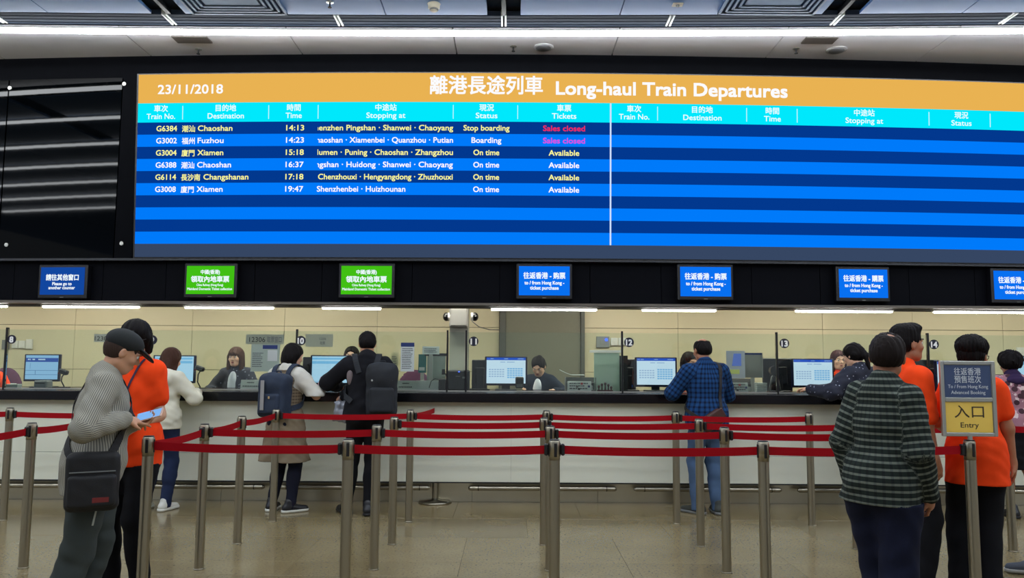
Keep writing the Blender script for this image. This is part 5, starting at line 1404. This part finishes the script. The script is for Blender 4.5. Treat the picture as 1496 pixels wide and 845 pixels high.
cap = obj('cap', sdf_mesh('cap', capL, .006, planes=[(tuple(n), float(n @ P1.h(0, 0, .008)))]), mat('cap_black', srgb(18, 22, 22), .8, bump=.15), P1.root)
MB().lathe([(0, .004), (.007, .002), (.008, 0), (0, 0)], n=12).build('button', M_cap, cap, loc=tuple(P1.h(0, -.012, .130)))
brim = obj('brim', sdf_mesh('brim', [P1.he((0, .112, .044), (.072, .072, .013), .01, R=Rx(-.30)), P1.he((0, .112, .014), (.09, .10, .024), .012, '-', R=Rx(-.30))], .005), MATS['cap_black'], cap)
bag = item_root(P1, 'shoulder_bag', 'black crossbody bag with a red label, worn by the man in the cap', 'bag')
q = P1.k
bc = (0.215, .035, .835)
Rb = Ry(.0)
obj('bag_body', sdf_mesh('bag_body', [Bx(bc, (.050, .125, .150), I3, .035)], .007, noise=folds(.002, 7)), mat('bag_black', srgb(20, 20, 22), .7, bump=.2), bag)
obj('front_pocket', sdf_mesh('front_pocket', [Bx((bc[0] + .045, bc[1], bc[2] - .045), (.027, .112, .082), I3, .02)], .006, noise=folds(.0015, 8)), MATS['bag_black'], bag)
MB().box(bc[0] + .050, bc[0] + .054, bc[1] - .105, bc[1] + .105, bc[2] + .05, bc[2] + .056).build('zip', M_grey, bag)
MB().box(bc[0] + .0715, bc[0] + .0745, bc[1] + .005, bc[1] + .08, bc[2] - .10, bc[2] - .075).build('label_patch', mat('label_red', srgb(120, 36, 34), .6), bag)
P1.strap([(.19, -.08, .95), (.10, -.19, 1.06), (.02, -.2, 1.18), (-.09, -.13, 1.33), (-.10, .02, 1.38), (-.05, .16, 1.24), (.08, .20, 1.12), (.20, .13, .97)], .042, MATS['bag_black'], bag, off=.006)
# the phone
pw = (P1.wr[0] + P1.wr[1]) / 2
ph = item_root(P1, 'smartphone', 'smartphone with a lit pale blue screen held by the man in the cap', 'phone')
pc = P1.wr[0] + unit((.35, .9, .12)) * .095 + V3(.012, -.005, .034)
Rp = Matrix.Translation(tuple(pc)) @ Matrix.Rotation(D(-14), 4, 'Z') @ Matrix.Rotation(D(34), 4, 'Y') @ Matrix.Rotation(D(18), 4, 'X')
MB().box(-.038, .038, -.075, .075, -.004, .004, .003, M=Rp).build('case', mat('case_pink', srgb(205, 170, 150), .4), ph)
MB().box(-.034, .034, -.066, .066, .0042, .0048, M=Rp).build('screen', scr(128, 180, 240), ph)

# ---- 2: woman in orange beside him
M_or = cloth('polo_orange', srgb(255, 74, 22), bump=.15); M_bk = cloth('trousers_black', srgb(17, 17, 21)); M_bkj = cloth('jacket_black', srgb(22, 22, 27))
P2 = Fig('staff woman with glasses in an orange polo beside the man in the cap', X(200, 4.90), 4.90, 172, H=1.70, w=.78, head=(12, 16, 0), res=.0075,
         hands=[(-.06, .17, 1.02), (.06, .17, .98)], elbows=[(-.15, -.3, -1), (.15, -.3, -1)])
P2.body(SK2, glasses=True); P2.shirt(M_or, .30, hem=.80, g=.016, loose=.006, collar=.04, seed=21, fr=1.2); P2.trousers(M_bk, wide=1.05); P2.shoes(M_dark); P2.hair(HB, 'bob')
P2.strap([(-.07, .02, 1.44), (-.05, .14, 1.34), (-.01, .17, 1.15), (.05, .14, 1.34), (.07, .02, 1.44)], .012, mat('lanyard_navy', srgb(40, 26, 62), .7), P2.root, 'lanyard')

# ---- 3: girl in the white hoodie
M_den = cloth('denim_navy', srgb(34, 44, 72)); M_hood = cloth('hoodie_cream', srgb(214, 210, 190)); M_wsh = mat('sneaker_white', srgb(220, 220, 210), .6)
P3 = Fig('girl with long brown hair in a cream hoodie and jeans at counter 9', X(243, 7.62), 7.62, -10, H=1.545, w=.88, head=(-10, 12, 4), lean=3, res=.009,
         hands=[(-.14, .29, 1.12), (.17, .28, 1.12)], feet=[(-.11, -.08), (.10, -.06)], hand_pose=[dict(palm=(0, 0, -1)), dict(palm=(0, 0, -1))])
P3.body(SK2, face=False)
hood = [El(P3.T(0, -.095, 1.405), (.105, .055, .075), P3.Rt, k=.02), El(P3.T(0, -.075, 1.45), (.09, .05, .04), P3.Rt, k=.02)]
P3.shirt(M_hood, .96, hem=.775, g=.020, loose=.004, collar=.03, seed=31, amp=.006, fr=1.3, extra=hood, name='hoodie'); P3.trousers(M_den, wide=.98, seed=33); P3.shoes(M_wsh, M_wsh); P3.hair(HBR, 'long', seed=4)

# ---- 5: woman with the bob, dress vest and navy backpack
M_knit = plaid('dress_brown_check', srgb(112, 98, 80), srgb(86, 74, 60), srgb(140, 126, 104), .03, .03, .4, .4)
P5 = Fig('woman with a black bob, white sleeves and a brown checked dress at counter 10', X(420, 7.58), 7.58, -22, H=1.60, w=.95, head=(-22, 14, 0), res=.009, lean=3,
         hands=[(-.05, .31, 1.13), (.20, .27, 1.15)], elbows=[(-1, -.3, -1), (1, -.5, -.9)], feet=[(-.10, -.04), (.12, -.04)], hand_pose=[dict(palm=(0, 0, -1)), dict(palm=(0, 0, -1))], toe=(15, 35))
P5.body(SK2, face=False)
M_cr = cloth('sleeve_cream', srgb(208, 204, 192))
P5.shirt(M_cr, .95, hem=1.1, g=.018, collar=.055, seed=41, fr=1.45, amp=.005, tail=False, name='blouse')
sk = P5.skirt(M_knit, top=1.10, hem=.475, flare=.055, name='dress_skirt', seed=43)
vest = P5.torso(k=.06)
obj('dress_top', sdf_mesh('dress_top', vest, .009, g=.026, planes=[((0, 0, -1), -1.0), (tuple(P5.Rt @ V3(0, 0, 1)), float((P5.Rt @ V3(0, 0, 1)) @ P5.T(0, 0, 1.455)))], noise=folds(.003, 44), weave=True), M_knit, P5.root)
P5.trousers(M_den if False else cloth('leggings_navy', srgb(26, 28, 42)), wide=.86, seed=45); P5.shoes(M_dark, M_wsh); P5.hair(HB, 'bob', seed=5)
def backpack(fig, label, m, ms, c, hw, hd, hh, seed, strapw=.05, pocket=True, g=.026, extra=None):
    b = item_root(fig, 'backpack', label, 'backpack')
    C0 = fig.T(*c); R = fig.Rt; q = fig.k
    obj('pack_body', sdf_mesh('pack_body', [Bx(C0, (hw, hd, hh), R, .05), El(C0 + R @ V3(0, -.02, hh * .55), (hw * .92, hd, hh * .5), R, k=.05)], .009, noise=folds(.0035, seed)), m, b)
    if pocket:
        obj('front_pocket', sdf_mesh('front_pocket', [Bx(C0 + R @ V3(0, -hd * .9, -hh * .38), (hw * .78, hd * .42, hh * .48), R, .03)], .009, noise=folds(.002, seed + 1)), m, b)
    mb = MB(); p = C0 + R @ V3(0, hd * .4, hh * 1.0); mb.tube([tuple(p + R @ V3(-.035, 0, -.01)), tuple(p + R @ V3(-.02, 0, .03)), tuple(p + R @ V3(.02, 0, .03)), tuple(p + R @ V3(.035, 0, -.01))], .008, 8); mb.build('top_handle', ms, b)
    for sg in (-1, 1):
        fig.strap([fig.T(sg * .07, -.16, 1.32), fig.T(sg * .10, -.08, 1.43), fig.T(sg * .115, .02, 1.44), fig.T(sg * .12, .12, 1.34), fig.T(sg * .14, .13, 1.2), fig.T(sg * .15, .0, 1.08), fig.T(sg * .12, -.13, 1.04)], strapw, ms, b, off=.012, g=g, th=.008)
    mz = MB(); 
    for zf in (.35,):
        p1 = C0 + R @ V3(-hw * .7, -hd - .004, hh * zf); p2 = C0 + R @ V3(hw * .7, -hd - .004, hh * zf); mz.tube([tuple(p1), tuple(p2)], .004, 6)
    mz.build('zip', M_dark, b)
    return b, C0, R
M_nv = mat('pack_navy', srgb(34, 46, 66), .8, noise=.1, bump=.2); M_bl = mat('pack_black', srgb(24, 28, 34), .8, noise=.1, bump=.2)
b5, C5, R5 = backpack(P5, 'navy backpack with a grey strap worn by the woman with the black bob', M_nv, M_nv, (.01, -.205, 1.185), .155, .085, .205, 50, extra=None)
MB().box(-.022, .022, -.004, .0, -.14, .14, .002, M=Matrix.Translation(tuple(C5 + R5 @ V3(-.05, -.125, .0)))).build('grey_strap', mat('strap_grey', srgb(150, 148, 146), .7), b5)
MB().box(-.01, .01, -.004, .0, -.012, .012, .002, M=Matrix.Translation(tuple(C5 + R5 @ V3(.03, -.125, -.02)))).build('tan_patch', mat('patch_tan', srgb(185, 155, 105), .6), b5)
pm_ = item_root(P5, 'leaflet', 'small pink and white leaflet in the hands of the woman with the bob', 'leaflet')
MB().box(-.05, .05, -.002, .002, -.04, .05, .001, M=Matrix.Translation(tuple(P5.wr[1] + V3(-.02, .07, .07))) @ Matrix.Rotation(.4, 4, 'Y')).build('sheet', mat('leaflet_pink', srgb(220, 170, 185), .5), pm_)
MB().box(-.02, .02, -.0035, -.0025, -.02, .02, M=Matrix.Translation(tuple(P5.wr[1] + V3(-.02, .07, .07))) @ Matrix.Rotation(.4, 4, 'Y')).build('print', mat('leaflet_magenta', srgb(190, 40, 90), .5), pm_)

# ---- 6: man in black with the black backpack
P6 = Fig('tall man in a black jacket with short black hair leaning on counter 10', X(536, 7.50), 7.50, 8, H=1.73, w=1.08, head=(6, 12, 0), lean=4, res=.009,
         hands=[(-.30, .34, 1.19), (-.22, .14, 1.10)], elbows=[(-1, -.4, -.5), (.6, -1, -.8)], feet=[(-.16, -.02), (.05, -.10)], hand_pose=[dict(palm=(0, 0, -1)), dict(palm=(1, 0, -.3), curl=.6)], toe=(25, 5))
P6.body(SK, face=False); P6.shirt(M_bkj, .97, hem=.90, g=.022, loose=.004, collar=.05, seed=61, fr=1.35, amp=.005, name='jacket')
gp = [El(P6.T(-.150, -.045, 1.30), (.030, .050, .10), P6.Rt), El(P6.T(.150, -.045, 1.34), (.030, .045, .07), P6.Rt)]
for e in gp: obj('shoulder_patch', sdf_mesh('shoulder_patch', [e], .008, g=.006), cloth('patch_grey', srgb(128, 116, 116)), P6.root)
P6.trousers(M_bk, wide=1.0, seed=63); P6.shoes(M_dark); P6.hair(HB, 'short', seed=6)
b6, C6, R6 = backpack(P6, 'large black backpack worn by the tall man in the black jacket', M_bl, M_bl, (.155, -.215, 1.15), .145, .095, .25, 70)
MB().cyl(tuple(C6 + R6 @ V3(-.09, -.10, .09)), tuple(C6 + R6 @ V3(-.09, -.106, .09)), .009).build('buckle', M_alu, b6)
cb = item_root(P6, 'carrier_bag', 'small grey plastic carrier bag held low by the tall man in the black jacket', 'bag')
cc = V3(-.235, .10, .955)
obj('bag_body', sdf_mesh('bag_body', [Bx(cc, (.075, .05, .10), Ry(.15), .035)], .009, noise=folds(.010, 71, 28)), mat('bag_plastic', srgb(150, 154, 164), .35), cb)
MB().tube([tuple(cc + V3(-.04, 0, .09)), tuple(cc + V3(-.01, 0, .17)), tuple(cc + V3(.03, 0, .09))], .006, 6).build('handle', MATS['bag_plastic'], cb)

# ---- 8: man in blue plaid
M_pl = plaid('shirt_blue_plaid', srgb(26, 66, 112), srgb(14, 36, 70), srgb(16, 40, 78), .046, .046, .42, .42, third=srgb(10, 22, 46))
P8 = Fig('balding man in a blue plaid shirt and jeans standing at counter 12', X(1031, 7.60), 7.60, 10, H=1.68, w=1.12, fat=.018, head=(8, 10, 0), lean=3, res=.009,
         hands=[(-.20, .29, 1.14), (.14, .30, 1.13)], elbows=[(-1, -.5, -.8), (1, -.9, -.6)], feet=[(-.12, -.03), (.07, -.06)], hand_pose=[dict(palm=(0, 0, -1)), dict(palm=(0, 0, -1))], toe=(35, 5))
P8.body(SK3, face=False); P8.shirt(M_pl, .97, hem=.80, g=.020, loose=.004, collar=.045, seed=81, fr=1.3, weave=True); P8.trousers(cloth('denim_blue', srgb(74, 96, 126)), wide=1.08, seed=83, amp=.005); P8.shoes(mat('shoe_greygreen', srgb(52, 56, 50), .7), M_grey)
P8.hair(HB, 'bald', seed=7, g=-.002)
bg = item_root(P8, 'shoulder_bag', 'brown leather shoulder bag on the back of the man in blue plaid', 'bag')
M_br = mat('leather_brown', srgb(66, 36, 28), .5, bump=.15)
Rq = Ry(-.55)
obj('bag_body', sdf_mesh('bag_body', [Bx((-.03, -.195, .90), (.12, .035, .075), Rq, .03)], .008), M_br, bg)
obj('flap', sdf_mesh('flap', [Bx((-.025, -.232, .925), (.115, .008, .05), Rq, .008)], .006), M_br, bg)
P8.strap([(.07, -.19, .97), (.12, -.2, 1.1), (.13, -.17, 1.3), (.115, -.05, 1.42), (.09, .08, 1.38), (-.04, .17, 1.2), (-.16, .08, 1.02), (-.13, -.12, .92)], .035, mat('strap_dark', srgb(26, 24, 26), .7), bg, off=.006)

# ---- 11: leaning customer with pony tail
M_spk = mat('jacket_speckled', srgb(22, 26, 44), .8, bump=.2)
def speckle(m):
    N, L = m.node_tree.nodes, m.node_tree.links; b = N['Principled BSDF']; g = N.new('ShaderNodeTexCoord'); v = N.new('ShaderNodeTexVoronoi'); v.inputs['Scale'].default_value = 28
    L.new(g.outputs['Object'], v.inputs[0]); L.new(mixc(N, L, mth(N, L, 'LESS_THAN', v.outputs['Distance'], .16), srgb(22, 26, 44), srgb(150, 155, 170)), b.inputs['Base Color'])
speckle(M_spk)
P11 = Fig('dark-haired customer in a speckled navy jacket leaning on counter 13', X(1263, 7.56), 7.56, 18, H=1.65, w=.96, head=(12, 14, 0), lean=9, res=.009,
          hands=[(-.42, .28, 1.19), (-.12, .35, 1.16)], elbows=[(-.8, -.2, -.7), (1, -.6, -.6)], feet=[(-.08, -.02), (.12, -.10)], hand_pose=[dict(palm=(0, 0, -1)), dict(palm=(0, 0, -1))])
P11.body(SK2, face=False); P11.shirt(M_spk, .97, hem=.80, g=.022, collar=.03, seed=91, fr=1.4, amp=.005, name='jacket'); P11.trousers(M_bk, wide=.95, seed=93); P11.shoes(M_dark, M_wsh); P11.hair(HB, 'pony', seed=8)

# ---- 12: man in the checked shirt
M_ck = plaid('shirt_green_check', srgb(34, 42, 38), srgb(24, 28, 28), srgb(118, 124, 112), .036, .033, .35, .34, third=srgb(92, 98, 92))
P12 = Fig('man in a loose dark green checked shirt walking past with his back turned', X(1281, 3.85), 3.85, -50, H=1.60, w=.80, fat=.01, head=(16, 6, 0), lean=2, side=3.5, res=.0065,
          hands=[(-.185, .08, .86), (.18, .10, .84)], elbows=[(-.5, -1, 0), (.35, -1, 0)], feet=[(-.05, .02), (.07, -.12)], hand_pose=[dict(palm=(1, 0, 0)), dict(palm=(-1, 0, 0), curl=.5)])
P12.body(SK3, face=False); P12.shirt(M_ck, .985, hem=.79, g=.020, loose=.012, collar=.045, seed=101, fr=1.15, weave=True, amp=.005)
P12.trousers(cloth('trousers_navy', srgb(22, 26, 46)), wide=1.28, seed=103, amp=.006, flare=.016); P12.shoes(M_dark); P12.hair(HGY, 'thin', seed=9)

# ---- 13: young staff man in orange, facing right
P13 = Fig('young staff man in orange facing right beyond the checked shirt', X(1321, 5.00), 5.00, -84, H=1.69, w=1.0, head=(0, 0, 0), res=.0075,
          hands=[(-.20, .08, .84), (.20, .05, .84)])
P13.body(SK3, face=True); P13.shirt(M_or, .42, hem=.84, g=.014, loose=.0, collar=.045, seed=111, fr=1.3); P13.trousers(M_bk, seed=113); P13.shoes(M_dark); P13.hair(HB, 'spiky', seed=10, amp=.0025)

# ---- 14: staff behind the entry sign
P14 = Fig('staff member with bushy black hair in an orange polo behind the entry sign', X(1419, 5.02), 5.02, -22, H=1.61, w=.90, head=(-30, 8, 0), res=.0075,
          hands=[(-.12, .28, 1.0), (.215, .06, .80)], elbows=[(-.8, -.8, -.4), (.8, -1, 0)], feet=[(-.12, 0), (.04, -.05)])
P14.body(SK3, glasses=True); P14.shirt(M_or, .30, hem=.70, g=.014, loose=.012, collar=.04, seed=121, fr=1.15); P14.trousers(M_bk, wide=1.15, seed=123, flare=.01); P14.shoes(M_dark)
P14.hair(HB, 'short', seed=12, amp=.004)
obj('hair', sdf_mesh('hair', [P14.he((0, -.03, .062), (.098, .108, .085)), P14.he((0, .092, -.05), (.07, .06, .09), .012, '-')], .007, noise=hairnoise(.004, 13)), HB, P14.root)

# ---- 15: floral blouse
M_fl = mat('blouse_floral', srgb(150, 96, 108), .8, bump=.2)
def floral(m):
    N, L = m.node_tree.nodes, m.node_tree.links; b = N['Principled BSDF']; g = N.new('ShaderNodeTexCoord'); v = N.new('ShaderNodeTexVoronoi'); v.inputs['Scale'].default_value = 13; n = N.new('ShaderNodeTexNoise'); n.inputs['Scale'].default_value = 14
    L.new(g.outputs['Object'], v.inputs[0]); L.new(g.outputs['Object'], n.inputs[0])
    c = mixc(N, L, mth(N, L, 'GREATER_THAN', n.outputs[0], .56), srgb(150, 104, 116), srgb(206, 182, 178))
    c = mixc(N, L, mth(N, L, 'LESS_THAN', v.outputs['Distance'], .36), c, srgb(58, 24, 36)); L.new(c, b.inputs['Base Color'])
floral(M_fl)
P15 = Fig('person with curly black hair in a mauve floral blouse near the right edge', X(1481, 7.45), 7.45, -8, H=1.555, w=1.06, fat=.012, head=(0, 10, 0), lean=5, res=.009,
          hands=[(-.2, .25, 1.05), (.17, .30, 1.08)], elbows=[(-1, -.5, -.8), (1, -.6, -.7)], feet=[(-.08, 0), (.13, 0)], hand_pose=[dict(palm=(0, 0, -1)), dict(palm=(0, 0, -1))])
P15.body(SK3, face=False); P15.shirt(M_fl, .62, hem=.84, g=.022, loose=.01, seed=131, fr=1.4, name='blouse'); P15.skirt(M_bk, hem=.46, flare=.0, seed=133); P15.shoes(M_dark)
obj('scarf', sdf_mesh('scarf', [C(P15.T(0, -.02, 1.44), P15.T(0, -.01, 1.49), .085, .07), El(P15.T(0, -.06, 1.43), (.12, .06, .04), k=.03)], .008, noise=folds(.004, 132, 30)), cloth('scarf_purple', srgb(48, 34, 66)), P15.root)
P15.hair(HB, 'short', seed=14, amp=.004)
obj('hair', sdf_mesh('hair', [P15.he((0, -.03, .05), (.108, .108, .088)), P15.he((0, -.05, -.0), (.1, .08, .07), .03), P15.he((0, .095, -.05), (.07, .06, .09), .012, '-')], .008, noise=hairnoise(.006, 15)), HB, P15.root)

# ---- 17: passer-by at the right edge, only a shoe in view
P17 = Fig('passer-by at the right edge of whom only a dark shoe shows', 3.93, 5.42, 88, H=1.72, res=.012, lean=4, feet=[(-.10, .10), (.08, .27, .0)], butt=(0, -.02, -.03))
P17.body(SK); P17.shirt(M_bkj, .97, hem=.85, g=.02, collar=.03, seed=141, name='jacket'); P17.trousers(M_den, seed=143); P17.shoes(mat('shoe_slate', srgb(66, 72, 82), .7), mat('sole_pale', srgb(170, 170, 165), .6)); P17.hair(HB, 'short')

# ---- clerks behind the counter
P4 = Fig('clerk with long dark hair and a fringe in a black jacket at counter 9', X(346, 9.10), 9.10, 176, H=1.57, w=.92, head=(0, 6, 0), res=.0085, hands=[(-.2, .26, 1.10), (.2, .26, 1.10)], hand_pose=[dict(palm=(0, 0, -1)), dict(palm=(0, 0, -1))])
P4.body(SK2); P4.shirt(M_spk, .97, hem=.8, g=.022, seed=151, fr=1.3, name='jacket'); P4.trousers(M_bk); P4.shoes(M_dark); P4.hair(HBR, 'bangs', seed=16)
M_blo = cloth('blouse_grey', srgb(190, 194, 200))
def bib(P, m):
    c = P.T(0, .115, 1.27); obj('blouse', sdf_mesh('blouse', [El(P.T(0, .098, 1.25), (.062, .045, .17), P.Rt)], .008, noise=folds(.002, 3)), m, P.root)
bib(P4, M_blo)
P7 = Fig('clerk with tied-back hair in a navy jacket looking down at counter 11', X(791, 9.08), 9.08, 158, H=1.50, w=.95, head=(6, 26, 0), lean=6, res=.0085, hands=[(-.24, .22, 1.11), (.16, .24, 1.11)], hand_pose=[dict(palm=(0, 0, -1)), dict(palm=(0, 0, -1))])
P7.body(SK2); P7.shirt(cloth('jacket_navy', srgb(30, 38, 52)), .97, hem=.8, g=.02, seed=161, fr=1.25, name='jacket'); P7.trousers(M_bk); P7.shoes(M_dark); P7.hair(HB, 'bun', seed=17); bib(P7, cloth('blouse_white', srgb(222, 224, 228)))
P9 = Fig('clerk with glasses and an orange shirt smiling at the man in blue plaid, counter 12', X(1002, 9.10), 9.10, 205, H=1.55, w=.95, head=(0, 12, 0), lean=3, res=.0085, hands=[(-.1, .25, 1.12), (.18, .28, 1.12)], hand_pose=[dict(palm=(0, 0, -1)), dict(palm=(0, 0, -1))])
P9.body(SK, glasses=True); P9.shirt(M_or, .42, hem=.8, g=.016, collar=.04, seed=171, fr=1.2); P9.trousers(M_bk); P9.shoes(M_dark); P9.hair(HB, 'bob', seed=18)
P10 = Fig('clerk with auburn hair in an orange shirt beside the screen of counter 13', X(1224, 9.10), 9.10, 176, H=1.575, w=.95, head=(0, 4, 0), res=.0085, hands=[(-.1, .26, 1.12), (.24, .28, 1.13)], hand_pose=[dict(palm=(0, 0, -1)), dict(palm=(0, 0, -1))])
P10.body(SK2); P10.shirt(M_or, .42, hem=.8, g=.016, collar=.04, seed=181, fr=1.2); P10.trousers(M_bk); P10.shoes(M_dark); P10.hair(HRB, 'long', seed=19)
P16 = Fig('clerk in an orange shirt cut off by the left edge behind counter 8', X(-14, 9.10), 9.10, 180, H=1.50, w=1.0, res=.012)
P16.body(SK); P16.shirt(M_or, .42, hem=.8, g=.016, collar=.04, seed=191); P16.trousers(M_bk); P16.shoes(M_dark); P16.hair(HB, 'short')
P18 = Fig('clerk with dark hair almost hidden behind the tall man in the black jacket', X(514, 9.10), 9.10, 180, H=1.585, w=.95, res=.0095)
P18.body(SK2); P18.shirt(M_bkj, .97, hem=.8, g=.018, seed=201); P18.trousers(M_bk); P18.shoes(M_dark); P18.hair(HB, 'bob', seed=20)
